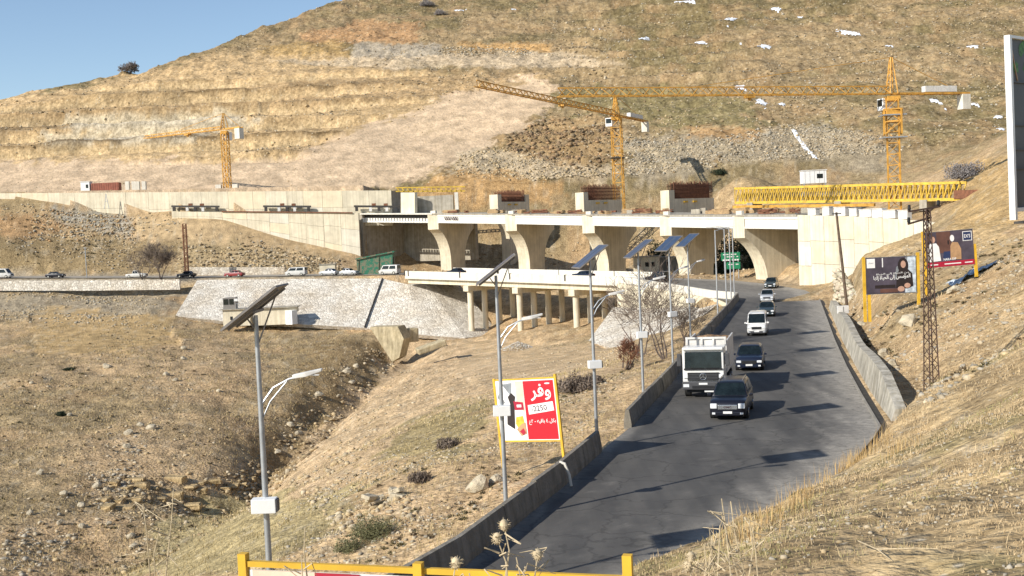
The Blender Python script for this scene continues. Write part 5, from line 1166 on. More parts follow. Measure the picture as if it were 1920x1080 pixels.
for py in (154, 235, 281, 317): z = at(1895, py, 60)[2]; mb = MB(); mb.box((3.2, -.03, z), (6.1, .1, .07)); mb.build('cross_bar', 'grey_plastic', r)
z = at(1895, 115, 60)[2]
for k in range(12): patch(blob(1.0 + random.uniform(-.3, 3.5), z + random.uniform(-.7, .9), .35, .3, 9, .4, k), .018 - .0012 * k, 'leaf_print', bd)
mb = MB(); mb.bar((.35, 0.0, z + .7), (1.0, 0.0, z - 1.0), .06, .06); mb.build('stake_print', 'tan_print', r)
for x in (3.0, 5.6): mb = MB(); mb.box((x, .35, (zb0 + zl) / 2 + 2), (.35, .35, zl - zb0 + 4)); mb.build('leg', 'steel_dark', r)
mb = MB(); mb.box((1.2, -.25, zl - .15), (2.4, .5, .12)); mb.build('catwalk', 'steel_dark', r)

# yellow frame at the bottom edge of the picture
PL, PM, PR = at(457, 1056, 11.5), at(785, 1073, 10.95), at(1178, 1091, 10.42)
r = thing('roadside_billboard', 'yellow framed billboard seen from its top edge at the bottom', 'billboard', (PL[0], PL[1], 0))
dv = unit2(PR - PL); nv = np.array([dv[1], -dv[0], 0]); z0 = PL[2]
for q, up in ((PL, .10), (PM, .085), (PR, .22)):
    zg = gz(q[0], q[1]) - .5; mb = MB(); mb.box((q[0], q[1], (zg + z0 + up) / 2), (.085, .085, z0 + up - zg), ax=(dv, nv, Zh)); rel(r, mb).build('post', 'yellow', r)
mb = MB(); mb.bar(PL, (PR[0], PR[1], z0), .05, .055); rel(r, mb).build('rail', 'yellow', r)
Lb = float(np.linalg.norm((PR - PL)[:2]))
def bpan(u0, u1, h, off, m, name, par):
    a = PL + dv * u0 + nv * off; b = PL + dv * u1 + nv * off; a[2] = b[2] = z0 - .06 - h / 2; mb = MB(); mb.bar(a, b, .012, h); return rel(r, mb).build(name, m, par)
bd = bpan(.06, Lb - .08, 2.2, 0.0, 'white_print', 'board', r)
bpan(.10, 1.15, 2.1, .012, 'cream_print', 'print', bd); bpan(1.65, 3.5, 2.0, .012, 'brown_print', 'print', bd); bpan(.78, 1.25, .3, .024, 'crimson_print', 'print', bd)

# ------------------------------------------------------------------ vehicles
def quad_on(P4, m0, m1, n0, n1, off):
    """a pane on the quad a,b,c,d (bottom a-b, top d-c) inset by fractions and lifted by off"""
    a, b, c, d = (np.asarray(p, float) for p in P4); n = np.cross(b - a, d - a); n /= np.linalg.norm(n)
    f = lambda u, v: a * (1 - u) * (1 - v) + b * u * (1 - v) + c * u * v + d * (1 - u) * v
    q = [f(m0, n0), f(m1, n0), f(m1, n1), f(m0, n1)]; return [p + n * off for p in q] + [p - n * .02 for p in q]
PF = [(0, 1, 2, 3), (7, 6, 5, 4), (0, 4, 5, 1), (1, 5, 6, 2), (2, 6, 7, 3), (3, 7, 4, 0)]
def wheel(root, x, y, rad, wd, m='rubber'):
    mb = MB(); s = 1 if x > 0 else -1; mb.tube([(x - s * wd, y, rad), (x - s * .03, y, rad), (x, y, rad)], [rad, rad, rad * .9], 18); w_ = mb.build('wheel', m, root, smooth_=True)
    mb = MB(); mb.tube([(x - s * .02, y, rad), (x + s * .012, y, rad)], [rad * .62, rad * .55], 14); mb.build('rim', 'chrome', w_, smooth_=True)
def car(label, pos, head, L=4.6, W=1.8, H=1.5, hood=1.0, belt=1.0, paint='black_paint', style='sedan', cat='car', group=None, name='car', grille='dark', detail=True, lamp_h=.16):
    r = thing(name, label, cat, pos, math.atan2(-head[0], head[1]), group); hw = W / 2
    tr = belt - .02 if style in ('suv', 'hatch', 'van') else hood - .02
    if style == 'pickup': tr = belt - .05
    St = [(-.5, .45, tr - .25, .86), (-.488, .34, tr - .06, .95), (-.46, .26, tr, .98), (-.3, .22, belt if style != 'pickup' else tr, 1), (0, .22, belt, 1), (.19, .22, belt - .02, 1), (.24, .22, hood + .05, .995), (.40, .23, hood - .01, .97), (.465, .25, hood - .07, .93), (.49, .30, hood - .17, .87), (.5, .40, hood - .32, .80)]
    secs = []
    for f, zb, zt, wf in St:
        w_ = hw * wf; h = zt - zb; half = [(w_ * .80, zb), (w_ * .95, zb + .06), (w_, zb + .3 * h), (w_ * .995, zb + .72 * h), (w_ * .95, zt - .05), (w_ * .82, zt), (w_ * .4, zt + .025)]
        secs.append([(x, f * L, z) for x, z in half] + [(-x, f * L, z) for x, z in reversed(half)])
    mb = MB(); mb.loft(secs); mb.build('body', paint, r, smooth_=True)
    ys = {'sedan': (-.36, -.22, .03, .20), 'suv': (-.485, -.44, .08, .205), 'hatch': (-.47, -.38, .05, .22), 'van': (-.49, -.48, .27, .40), 'pickup': (-.16, -.12, .06, .19)}[style]
    y4, y3, y2, y1 = (f * L for f in ys); wb, wr_ = hw * .93, hw * (.74 if style != 'van' else .86); zb = belt - .03; zt = H
    bot = [(-wb, y4, zb), (wb, y4, zb), (wb, y1, zb), (-wb, y1, zb)]; top = [(-wr_, y3, zt), (wr_, y3, zt), (wr_, y2, zt), (-wr_, y2, zt)]
    cs = []
    for yy_, k in ((y4, 0), (lerp(y4, y3, .5), .5), (lerp(y4, y3, .9), .93), (y3 + .03 * L, 1), ((y3 + y2) / 2, 1.02), (y2 - .03 * L, 1), (lerp(y1, y2, .9), .93), (lerp(y1, y2, .5), .5), (y1, 0)):
        zz_ = zb + .03 + (zt - zb - .03) * k; wt = wb + (wr_ - wb) * min(k, 1); hh = zz_ - zb; half = [(wb, zb), (wb + (wt - wb) * .5, zb + hh * .5), (wt, zz_ - .10 * min(1, hh * 2)), (wt - .05, zz_ - .04 * min(1, hh * 2)), (wt - .14, zz_), (wt * .4, zz_ + .015)]
        cs.append([(x, yy_, z) for x, z in half] + [(-x, yy_, z) for x, z in reversed(half)])
    mb = MB(); mb.loft(cs); cb = mb.build('cabin', paint, r, smooth_=True)
    for o_ in (cb,): o_.data.set_sharp_from_angle(angle=R(60))
    mb = MB(); mb.add(quad_on((bot[2], bot[3], top[3], top[2]), .05, .95, .06, .90, .035), PF); mb.build('windshield', 'glass', cb)
    mb = MB(); mb.add(quad_on((bot[0], bot[1], top[1], top[0]), .08, .92, .15, .88, .035), PF); mb.build('rear_window', 'glass', cb)
    for a, b in (((bot[1], bot[2], top[2], top[1]), 0), ((bot[3], bot[0], top[0], top[3]), 1)):
        for u0, u1 in ((.07, .46), (.52, .90)): mb = MB(); mb.add(quad_on(a, u0, u1, .12, .82, .02), PF); mb.build('side_window', 'glass', cb)
    rad = .36 if style in ('suv', 'pickup', 'van') else .32
    for y in (-.31, .30):
        for s in (-1, 1): wheel(r, s * (hw + .005), y * L, rad, .22)
    yf = .5 * L
    mb = MB(); mb.box((0, yf - .045, hood - .36), (W * .50, .14, .24)); g = mb.build('grille', grille, r, bevel=.02)
    mb = MB(); mb.box((0, yf - .05, .40), (W * .80, .20, .20)); mb.build('bumper', paint if paint != 'white_paint' else 'grey_plastic', r, bevel=.04)
    mb = MB(); mb.box((0, yf + .06, .47), (.46, .03, .12)); mb.build('number_plate', 'plate', r)
    for s in (-1, 1):
        mb = MB(); mb.box((s * W * .36, yf - .075, hood - .30), (W * .17, .22, lamp_h)); mb.build('headlight', 'lamp', r, bevel=.03)
        if detail:
            mb = MB(); mb.box((s * W * .36, yf + .03, .42), (.16, .06, .10)); mb.build('fog_light', 'lamp', r)
            mb = MB(); mb.box((s * (hw + .10), y1 - .15, belt + .05), (.20, .12, .14)); mb.build('mirror', paint, r, bevel=.03)
        mb = MB(); mb.box((s * W * .40, -.5 * L + .02, belt - .2), (.18, .06, .2)); mb.build('tail_light', 'red_paint', r)
    return r
def rtan(Y): d = np.array([float(xl(Y + 2) - xl(Y - 2)), 4.0, 0]); return -d / np.linalg.norm(d)
def on_road(px, py, L, z=0.0): # front bottom centre seen at (px,py)
    p = on_z(px, py, z); h = rtan(p[1]); return p - h * (L / 2), h
p, h = on_road(1365, 790, 5.0, .0)
suv = car('black SUV with chrome grille leading the traffic in front of the truck', tuple(p), h, 5.0, 2.0, 1.80, 1.10, 1.13, 'black_paint', 'suv', 'car', name='suv', grille='chrome', lamp_h=.26)
text_part('GMC', .42, .10, 0, 1.10 - .36, 5.0 / 2 + .035, 'ink', [c for c in suv.children if c.name.startswith('grille')][0], .02)
for o in suv.children:
    if o.name.startswith('grille'):
        for ch in o.children:                       # read from the front
            for v in ch.data.vertices: v.co.x = -v.co.x
for s in (-1, 1): mb = MB(); mb.tube([(s * .62, -2.0, 1.82), (s * .62, -1.9, 1.87), (s * .62, .2, 1.87), (s * .62, .3, 1.82)], .02, 6); mb.build('roof_rail', 'chrome', suv)
p, h = on_road(1405, 697, 4.8, .0); car('dark blue SUV beside the white dump truck', tuple(p), h, 4.8, 1.94, 1.62, 1.0, 1.02, 'navy_paint', 'hatch', 'car', name='suv', grille='dark')
p, h = on_road(1419, 631, 4.6, .0); van = car('white cargo van following behind the dump truck', tuple(p), h, 4.6, 1.78, 2.05, 1.12, 1.15, 'white_paint', 'van', 'van', name='van', grille='dark')
p, h = on_road(1437, 595, 4.4, .0); car('dark green car driving behind the white van', tuple(p), h, 4.4, 1.78, 1.55, .98, 1.0, 'dark_green_paint', 'hatch', 'car')
p, h = on_road(1438, 568, 4.3, .0); car('silver car, last of the row coming down from the bend', tuple(p), h, 4.3, 1.76, 1.58, 1.0, 1.0, 'silver_paint', 'hatch', 'car', grille='grey_plastic')
p = on_z(1447, 540, .15); car('dark car parked at the foot of the last viaduct pier', tuple(p), unit2((-.35, -1)), 4.4, 1.8, 1.6, 1.0, 1.02, 'dark_green_paint', 'hatch', 'car')
# dump truck
p, h = on_road(1320, 748, 8.0, 0.0); tr = thing('dump_truck', 'white dump truck loaded with soil behind the black SUV', 'truck', tuple(p), math.atan2(-h[0], h[1])); yf = 4.0
def tb(name, m, c, s, par=None, bevel=0.0): mb = MB(); mb.box(c, s); return mb.build(name, m, par or tr, bevel=bevel)
mb = MB(); mb.loft([[(x * 1.22, y, z) for x in (-1, 1) for z in ((.95, 3.0) if x < 0 else (3.0, .95))] for y in (yf - 1.9, yf - .25)] + [[(-1.19, yf - .08, 1.0), (-1.16, yf - .25, 2.95), (1.16, yf - .25, 2.95), (1.19, yf - .08, 1.0)]]); cabp = mb.build('cab', 'white_paint', tr, bevel=.07, smooth_=True)
mb = MB(); mb.add(quad_on(((1.19, yf - .08, 1.0), (-1.19, yf - .08, 1.0), (-1.16, yf - .25, 2.95), (1.16, yf - .25, 2.95)), .04, .96, .40, .90, .015), PF); mb.build('windshield', 'glass', cabp)
for s in (-1, 1):
    mb = MB(); mb.box((s * 1.225, yf - .85, 2.25), (.03, .85, .75)); mb.build('side_window', 'glass', cabp)
tb('sun_visor', 'white_paint', (0, yf - .14, 2.98), (2.36, .34, .16), cabp, .03)
tb('grille', 'dark', (0, yf - .05, 1.32), (1.85, .08, .48), cabp, .01)
for k in range(4): tb('grille_bar', 'grey_plastic', (0, yf - .0, 1.18 + .09 * k), (1.7, .03, .035), cabp)
mb = MB(); mb.tube([(.19 * math.cos(a), yf + .03, 1.33 + .19 * math.sin(a)) for a in np.linspace(0, 2 * math.pi, 17)], .018, 5)
for a in (90, 210, 330): mb.bar((0, yf + .03, 1.33), (.18 * math.cos(R(a)), yf + .03, 1.33 + .18 * math.sin(R(a))), .03)
mb.build('star_emblem', 'chrome', cabp)
tb('bumper', 'grey_plastic', (0, yf - .12, .80), (2.46, .5, .46), None, .05); tb('grille', 'dark', (0, yf + .125, .72), (1.3, .04, .16)); tb('wiper', 'dark', (.35, yf - .02, 1.83), (.75, .03, .03), cabp); tb('wiper', 'dark', (-.55, yf - .02, 1.83), (.75, .03, .03), cabp); tb('cowl', 'dark', (0, yf - .08, 1.76), (2.25, .06, .09), cabp); tb('number_plate', 'plate', (0, yf + .14, .92), (.5, .02, .11)); tb('number_plate', 'plate', (-.35, yf - .02, .46), (.6, .02, .11)); tb('lower_valance', 'dark', (0, yf - .3, .48), (2.0, .2, .22))
for s in (-1, 1):
    tb('headlight', 'lamp', (s * 1.0, yf + .13, .82), (.34, .05, .18)); tb('corner_light', 'lamp', (s * 1.02, yf - .04, 1.35), (.26, .06, .22), cabp)
    tb('mirror', 'grey_plastic', (s * 1.42, yf - .28, 2.3), (.24, .12, .75), None, .04); tb('mirror_arm', 'grey_plastic', (s * 1.28, yf - .3, 2.55), (.3, .05, .05))
    tb('fender', 'grey_plastic', (s * 1.08, yf - 1.1, 1.02), (.4, 1.3, .2), None, .05)
    wheel(tr, s * 1.2, yf - 1.15, .52, .34); wheel(tr, s * 1.2, yf - 5.2, .52, .5); wheel(tr, s * 1.2, yf - 6.6, .52, .5)
tb('chassis', 'dark', (0, -.2, .85), (.9, 7.4, .3))
mb = MB(); o0 = [(-1.24, 1.25), (1.24, 1.25), (1.24, 3.05), (-1.24, 3.05)]
bed = tb('dump_bed', 'white_dirty', (0, -1.2, 1.35), (2.46, 5.4, .2))
for s in (-1, 1): tb('bed_side', 'white_dirty', (s * 1.2, -1.2, 2.3), (.09, 5.4, 1.75), bed)
tb('bed_front', 'white_dirty', (0, 1.52, 2.35), (2.46, .1, 1.9), bed); tb('tailgate', 'white_dirty', (0, -3.9, 2.2), (2.46, .1, 1.6), bed)
tb('head_board', 'white_dirty', (0, 1.62, 3.38), (2.46, .1, .12), bed)
for x in (-1.15, -.45, .25, 1.15): tb('head_post', 'white_dirty', (x, 1.62, 3.2), (.12, .12, .45), bed)
tb('rusty_panel', 'rust', (.72, 1.5, 3.2), (.75, .08, .36), bed)
n = 14; gx, gy = np.meshgrid(np.linspace(-1.14, 1.14, n), np.linspace(-3.8, 1.4, n)); zz = 3.0 + .35 * np.exp(-((gx / .9) ** 2 + ((gy + .5) / 2.0) ** 2)) + .10 * fbm(gx * 3, gy * 3, 1.0, 3, 3)
o = grid_mesh('load', np.stack([gx, gy, zz], -1), np.full(gx.shape + (3,), .3) * np.array([1.2, .75, .42]), 'soil'); o.parent = tr; o['kind'] = 'stuff'
# traffic on the old road
def on_old(px, py, Y): p = at(px, py, Y); return p
def along(px):
    X = (px - 960) / F * 265; xs = [o[0] for o in OLD][::-1]
    for a, b in zip(OLD[:-1], OLD[1:]):
        if b[0] <= X <= a[0]: return unit2((a[0] - b[0], a[1] - b[1]))
    return unit2((27, -16))
def oldz(X, Y): d, z, _ = segdist(np.array([X]), np.array([Y]), OLD); return float(z[0]) + .04
OC = [(5, 262, 'white minibus at the left picture edge on the old road', 'van', 'old_white_paint', 5.2, 2.2, 1), (105, 266, 'dark car on the old road at far left', 'sedan', 'black_paint', 4.4, 1.45, 1), (257, 266, 'white pickup truck on the old road left of the bare tree', 'pickup', 'old_white_paint', 4.9, 1.7, 1),
      (350, 265, 'dark car beside the lattice mast on the old road', 'sedan', 'black_paint', 4.3, 1.5, -1), (440, 262, 'dark red car in front of the rubble wall', 'sedan', 'red_paint', 4.5, 1.45, -1), (556, 262, 'white pickup with a tall back above the stone slope', 'van', 'old_white_paint', 4.8, 1.9, -1),
      (617, 259, 'pale silver car in front of the cream kiosk', 'sedan', 'silver_paint', 4.4, 1.5, -1), (655, 260, 'silver car parked left of the camouflage shed', 'sedan', 'silver_paint', 4.3, 1.5, 1), (731, 254, 'white van beside the camouflage shed', 'van', 'old_white_paint', 4.7, 2.1, -1)]
for px, Y, lab, st, pt, L, H, dr in OC:
    X = (px - 960) / F * Y; X = atx(px, Y, oldz(X, Y))[0]; Yc = np.interp(-X, [-o[0] for o in OLD], [o[1] for o in OLD]) - 3.8; X = atx(px, Yc, 3.0)[0]
    car(lab, (X, Yc, oldz(X, Yc)), along(px) * dr, L, 1.8, H, .95 if st != 'van' else 1.1, .95 if st != 'van' else 1.15, pt, st, 'van' if 'van' in lab or 'minibus' in lab else 'pickup' if 'pickup' in lab else 'car', detail=False, name={'van': 'van', 'pickup': 'pickup_truck'}.get(st, 'car'))
for px, lab, st, pt, H, off in ((855, 'dark car on the lower bridge under the first pier', 'sedan', 'black_paint', 1.5, 4), (1093, 'dark car behind the bridge parapet', 'sedan', 'navy_paint', 1.5, 4), (1232, 'dark SUV at the right end of the lower bridge', 'suv', 'black_paint', 1.8, 5)):
    ts = np.linspace(-.3, 1.1, 800); q = proj(np.array([brp(t, off, .8) for t in ts]))[:, 0]; t = float(ts[np.argmin(abs(q - px))]); p = brp(t, off, .05)
    if t < 0: p[2] = .75
    car(lab, tuple(p), np.array([BRD[0], BRD[1], 0]), 4.5, 1.8, H, 1.0, 1.0, pt, st, 'car', detail=False)
c = at(1262, 512, 232); zz_ = gz(c[0], c[1]); r = thing('flatbed_truck', 'pale flatbed truck parked under the fourth viaduct span', 'truck', (c[0], c[1], zz_ + .1), R(35))
for nm, m, cc, ss in (('chassis', 'dark', (0, 0, .8), (7, 1.0, .3)), ('bed', 'white_dirty', (1.0, 0, 1.25), (5, 2.4, .5)), ('cab', 'white_paint', (-2.7, 0, 1.7), (1.7, 2.3, 2.2))): mb = MB(); mb.box(cc, ss); mb.build(nm, m, r, bevel=.06)
mb = MB(); mb.box((-2.7, -1.16, 2.1), (1.0, .04, .7)); mb.build('side_window', 'glass', r); mb = MB(); mb.box((-3.56, 0, 2.1), (.04, 2.0, .8)); mb.build('windshield', 'glass', r)
for x in (-2.4, 1.6, 2.8):
    for s in (-1, 1): mb = MB(); mb.tube([(x, s * .85, .5), (x, s * 1.15, .5)], .5, 14); mb.build('wheel', 'rubber', r)
# ------------------------------------------------------------------ rocks, rubble, grass, shrubs
def hit(px, py, lo=6.0, hi=520.0):
    r = ray(px, py); Ys = np.concatenate([np.linspace(lo, 60, 300), np.linspace(60.2, hi, 1400)]); X = r[0] / r[1] * Ys; Z = CAM[2] + r[2] / r[1] * Ys
    g = ground(X[None], Ys[None])[0]; k = np.argmax(g > Z); return np.array([X[k], Ys[k], g[k]])
ICO_V = []; phi = (1 + 5 ** .5) / 2
for a in (-1, 1):
    for b in (-phi, phi): ICO_V += [(0, a, b), (a, b, 0), (b, 0, a)]
ICO_V = np.array(ICO_V) / math.hypot(1, phi)
_b = bmesh.new()
for v in ICO_V: _b.verts.new(v)
bmesh.ops.convex_hull(_b, input=list(_b.verts)); _b.verts.index_update()
ICO_F = np.array([[v.index for v in f.verts] for f in _b.faces]); ICO_V = np.array([v.co[:] for v in _b.verts]); _b.free()
def rock_cloud(name, label, P, S, C, cat='rubble', flat=.7, m='rock', parent=None):
    n = len(P); V = ICO_V[None] * (1 + rng.uniform(-.42, .42, (n, len(ICO_V), 1))); sc = np.stack([rng.uniform(.7, 1.3, n), rng.uniform(.7, 1.3, n), rng.uniform(.35, .9, n) * flat / .7], -1) * S[:, None]
    V = V * sc[:, None]; a = rng.uniform(0, 6.28, n); c, s = np.cos(a)[:, None], np.sin(a)[:, None]; V = np.stack([V[..., 0] * c - V[..., 1] * s, V[..., 0] * s + V[..., 1] * c, V[..., 2]], -1) + P[:, None] + np.array([0, 0, 1]) * (S * .15)[:, None, None]
    Fc = (ICO_F[None] + (np.arange(n) * len(ICO_V))[:, None, None]).reshape(-1, 3)
    o = raw_mesh(name, V.reshape(-1, 3), Fc, np.repeat(C, len(ICO_V), 0), m)
    if parent is not None: o.parent = parent; o['kind'] = 'stuff'; return o
    return tag(o, label, cat, kind='stuff')
GQ = proj(GP.reshape(-1, 3)); HQ = proj(HP.reshape(-1, 3))
def pick(Pts, Q, poly, n, pw=1.0, clump=0.0):
    m = np.nonzero(inpoly(Q[:, 0], Q[:, 1], poly))[0]
    if clump: w_ = np.clip(fbm(Pts.reshape(-1, 3)[m, 0], Pts.reshape(-1, 3)[m, 1], clump, 4, 401) + .45, 0.06, 1) ** 1.5; m = rng.choice(m, n, p=w_ / w_.sum())
    else: m = rng.choice(m, n)
    p = Pts.reshape(-1, 3)[m].copy(); p[:, 0] += rng.uniform(-.5, .5, n) * p[:, 1] / 220; p[:, 1] += rng.uniform(-.5, .5, n) * p[:, 1] / 220
    p[:, 2] = ground(p[None, :, 0], p[None, :, 1])[0]; return p
def sizes(n, a, b, k=3.2): return .5 * (a + (b - a) * rng.random(n) ** k)
def tints(n, base, v=.15): return np.array(base)[None] * (1 + rng.uniform(-v, v, (n, 1))) * (1 + rng.uniform(-.04, .04, (n, 3)))
def keep_off(p, pad=.5):
    d = xl(p[:, 1]) - p[:, 0]; e = p[:, 0] - xr(p[:, 1]); ok = (p[:, 1] > YEND + 8) | (d > pad) | (e > pad + .6); d2, _, _ = segdist(p[:, 0], p[:, 1], OLD); return ok & (d2 > 7.0)
PALE, GREY, TANR, BRN_, ORG = (.47, .39, .27), (.37, .33, .26), (.45, .345, .20), (.26, .19, .11), (.36, .235, .125)
def cloud(name, label, specs, Pts, Q):
    P_, S_, C_ = [], [], []
    for poly, n, a, b, cols, cl in specs:
        p = pick(Pts, Q, poly, n, clump=cl); ok = keep_off(p); p = p[ok]; k = len(p); P_.append(p); S_.append(sizes(k, a, b)); ci = rng.integers(0, len(cols), k); C_.append(np.array(cols)[ci] * (1 + rng.uniform(-.2, .2, (k, 1))))
    return rock_cloud(name, label, np.concatenate(P_), np.concatenate(S_), np.concatenate(C_))
cloud('slope_rubble', 'loose stones scattered over the lower left slope', [
    ([(0,590),(700,620),(640,760),(480,950),(250,1080),(0,1080)], 2600, .06, .55, (PALE, TANR, BRN_, TANR), 14), ([(0,590),(700,620),(640,760),(480,950),(250,1080),(0,1080)], 1800, .05, .26, (PALE, TANR, TANR), 0),
    ([(0,1030),(150,900),(280,770),(350,690),(380,700),(300,830),(200,960),(60,1080),(0,1080)], 550, .10, .6, (GREY, PALE), 8),
    ([(480,960),(440,900),(560,760),(680,650),(760,630),(740,690),(640,790),(560,880)], 1500, .15, .85, (PALE, BRN_, TANR, BRN_), 5),
    ([(520,900),(640,770),(760,690),(800,700),(700,830),(600,960)], 1700, .08, .55, (PALE, TANR), 6),
    ([(180,900),(480,880),(500,960),(200,980)], 900, .15, .7, (TANR, BRN_, PALE), 5)], GP, GQ)
cloud('fill_rubble', 'small stones on the dirt slope beside the road', [([(560,940),(800,800),(1000,735),(1180,690),(1120,800),(900,960),(700,1070),(420,1080)], 5000, .03, .22, (PALE, TANR, GREY), 6), ([(850,640),(1190,640),(1150,720),(800,820),(640,800)], 2500, .06, .35, (PALE, TANR), 6),
    ([(600,960),(760,930),(800,960),(640,1010)], 250, .1, .5, (PALE, TANR), 0)], GP, GQ)
cloud('embankment_rubble', 'coarse rubble below the big cream wall', [([(0,380),(200,396),(330,400),(560,470),(640,512),(0,512)], 2600, .15, .8, (TANR, BRN_, PALE, GREY), 9), ([(60,395),(250,405),(250,450),(60,450)], 1500, .2, .95, (GREY, TANR, ORG), 0), ([(330,455),(480,460),(640,488),(640,512),(340,512)], 1500, .25, 1.1, (TANR, PALE, BRN_), 0),
    ([(0,545),(330,550),(400,600),(300,620),(0,600)], 2200, .15, .7, (GREY, PALE, TANR), 8), ([(780,430),(1450,440),(1450,525),(780,515)], 1800, .2, 1.0, (TANR, BRN_, PALE), 8)], GP, GQ)
cloud('bank_stones', 'small pale stones among the dry grass of the right bank', [([(1300,1080),(1650,830),(1920,560),(1920,1080)], 4500, .015, .10, (PALE, GREY, TANR), 3), ([(1560,560),(1700,460),(1920,440),(1920,640),(1750,760),(1690,720)], 2600, .05, .40, (PALE, TANR, GREY), 6)], GP, GQ)
cloud('hillside_rubble', 'rocks and scree strewn over the big hillside', [([(1000,0),(1920,0),(1880,330),(1100,345),(1050,180)], 6500, .25, 1.1, (PALE, TANR, BRN_, GREY), 30), ([(1170,255),(1330,262),(1490,230),(1660,255),(1665,325),(1400,300),(1180,345)], 3600, .3, 1.0, (GREY, PALE), 0),
    ([(860,285),(960,275),(1060,300),(1150,325),(1150,345),(850,330)], 1500, .3, 1.1, (PALE, TANR), 0), ([(0,190),(400,107),(660,100),(1000,145),(700,240),(560,300),(0,300)], 2600, .3, 1.1, (PALE, TANR, BRN_), 20), ([(820,88),(1000,92),(1000,104),(820,104)], 500, .4, 1.1, (PALE, GREY), 0),
    ([(945,262),(1040,215),(1150,215),(1165,315),(1060,312),(950,278)], 1300, .4, 1.8, (ORG, BRN_, (.22, .15, .09)), 8), ([(0,110),(640,0),(1000,0),(1000,90),(0,190)], 1800, .25, .9, (BRN_, TANR, PALE), 20), ([(0,303),(640,260),(870,200),(870,300),(640,362),(0,362)], 1500, .15, .5, (PALE, TANR), 20)], HP, HQ)
# boulders one can tell apart
def boulder_mesh(seed, k=2):
    bm = bmesh.new(); bmesh.ops.create_icosphere(bm, subdivisions=k, radius=1.0); rr = random.Random(seed); ox, oy = rr.uniform(0, 50), rr.uniform(0, 50)
    cuts = [Vector((rr.gauss(0, 1), rr.gauss(0, 1), rr.gauss(0, .7))).normalized() for _ in range(9)]
    for v in bm.verts:
        d = v.co.normalized(); m_ = 1.0
        for c in cuts:
            q = d.dot(c)
            if q > .55: m_ = min(m_, .66 / q)
        v.co = d * m_ * (1 + .06 * rr.uniform(-1, 1))
    me = bpy.data.meshes.new('boulder'); bm.to_mesh(me); bm.free(); return me
BM_ = [boulder_mesh(s) for s in range(8)]
for me in BM_: me.materials.append(MT['boulder'])
def boulder(px, py, wpx, label, group, hh=.7, m=None, lo=6.0):
    p = hit(px, py, lo); s = wpx / F * p[1] / 2; o = bpy.data.objects.new('boulder', random.choice(BM_)); COL.objects.link(o); o.location = tuple(p + np.array([0, 0, s * hh * .35])); o.scale = (s, s * .85, s * hh); o.rotation_euler = (random.uniform(-.3, .3), random.uniform(-.3, .3), random.uniform(0, 6.28)); return tag(o, label, 'boulder', group)
boulder(1704, 610, 46, 'large pale boulder between the lower billboard and the power pole', 'pale boulders on the right bank'); boulder(1655, 672, 34, 'pale broken boulder just behind the roadside wall', 'pale boulders on the right bank', .9); boulder(1672, 690, 30, 'smaller pale boulder beside the broken one behind the roadside wall', 'pale boulders on the right bank', .9)
boulder(1790, 548, 40, 'low pale boulder under the upper billboard', 'pale boulders on the right bank', .5); boulder(1616, 612, 22, 'pale boulder at the end of the dry stone wall', 'pale boulders on the right bank')
boulder(898, 918, 54, 'white boulder left of the second solar lamp', 'white rocks behind the barrier', .8); boulder(930, 905, 40, 'white slab-like rock at the foot of the second solar lamp', 'white rocks behind the barrier', .6); boulder(674, 972, 20, 'small pale rock near the green bush', 'white rocks behind the barrier')
for px, py, wp in ((120,930,22),(55,965,18),(75,985,14),(112,985,18),(153,950,20),(180,915,24),(240,815,22),(265,800,18),(285,805,24),(238,840,18),(200,690,20),(345,675,16),(75,890,20),(155,990,20),(245,1010,22),(250,1030,20),(60,720,12),(130,780,14),(328,715,14),(312,705,18),(275,1015,14),(205,985,16),(345,655,14),(410,735,12)):
    boulder(px, py, wp, 'grey weathered boulder ' + ('high on the left slope' if py < 740 else 'in the stone streak of the left slope' if px > 190 and py < 850 else 'beside the ledges of the left slope' if px > 170 else 'at the lower left picture edge'), 'boulders on the lower left slope')
for px, py, wp in ((600,745,22),(650,700,22),(660,720,18),(668,690,16),(545,800,20),(560,815,18),(520,850,18),(700,680,14)): boulder(px, py, wp, 'pale rock in the eroded gully', 'rocks in the gully')
# rock ledges on the left slope
k = 0
for row, (y0, xs) in enumerate(((905, (215, 245, 330, 372, 395, 450, 478)), (920, (230, 262, 290, 312, 345, 380, 410, 440)), (938, (190, 215, 245, 300, 330, 362)), (952, (195, 228, 350)))):
    for x in xs:
        p = hit(x + random.uniform(-9, 9), y0 + random.uniform(-6, 6)); L = random.choice((.6, .9, 1.3, 1.8, 2.5)) * random.uniform(.8, 1.2); mb = MB(); mb.box((0, 0, 0), (L, 1.1, random.uniform(.25, .75))); o = mb.build('ledge_block', 'ledge', bevel=.1); me = o.data
        for v in me.vertices: v.co += Vector((random.uniform(-.11, .11), random.uniform(-.11, .11), random.uniform(-.07, .07)))
        o.location = tuple(p + np.array([0, .3, random.uniform(-.1, .1)])); o.rotation_euler = (random.uniform(-.06, .06), random.uniform(-.05, .05), random.uniform(-.2, .2)); tag(o, 'flat brown rock block in the %s ledge row of the left slope' % ('top', 'second', 'third', 'lowest')[row], 'rock', 'rock ledge blocks on the left slope')
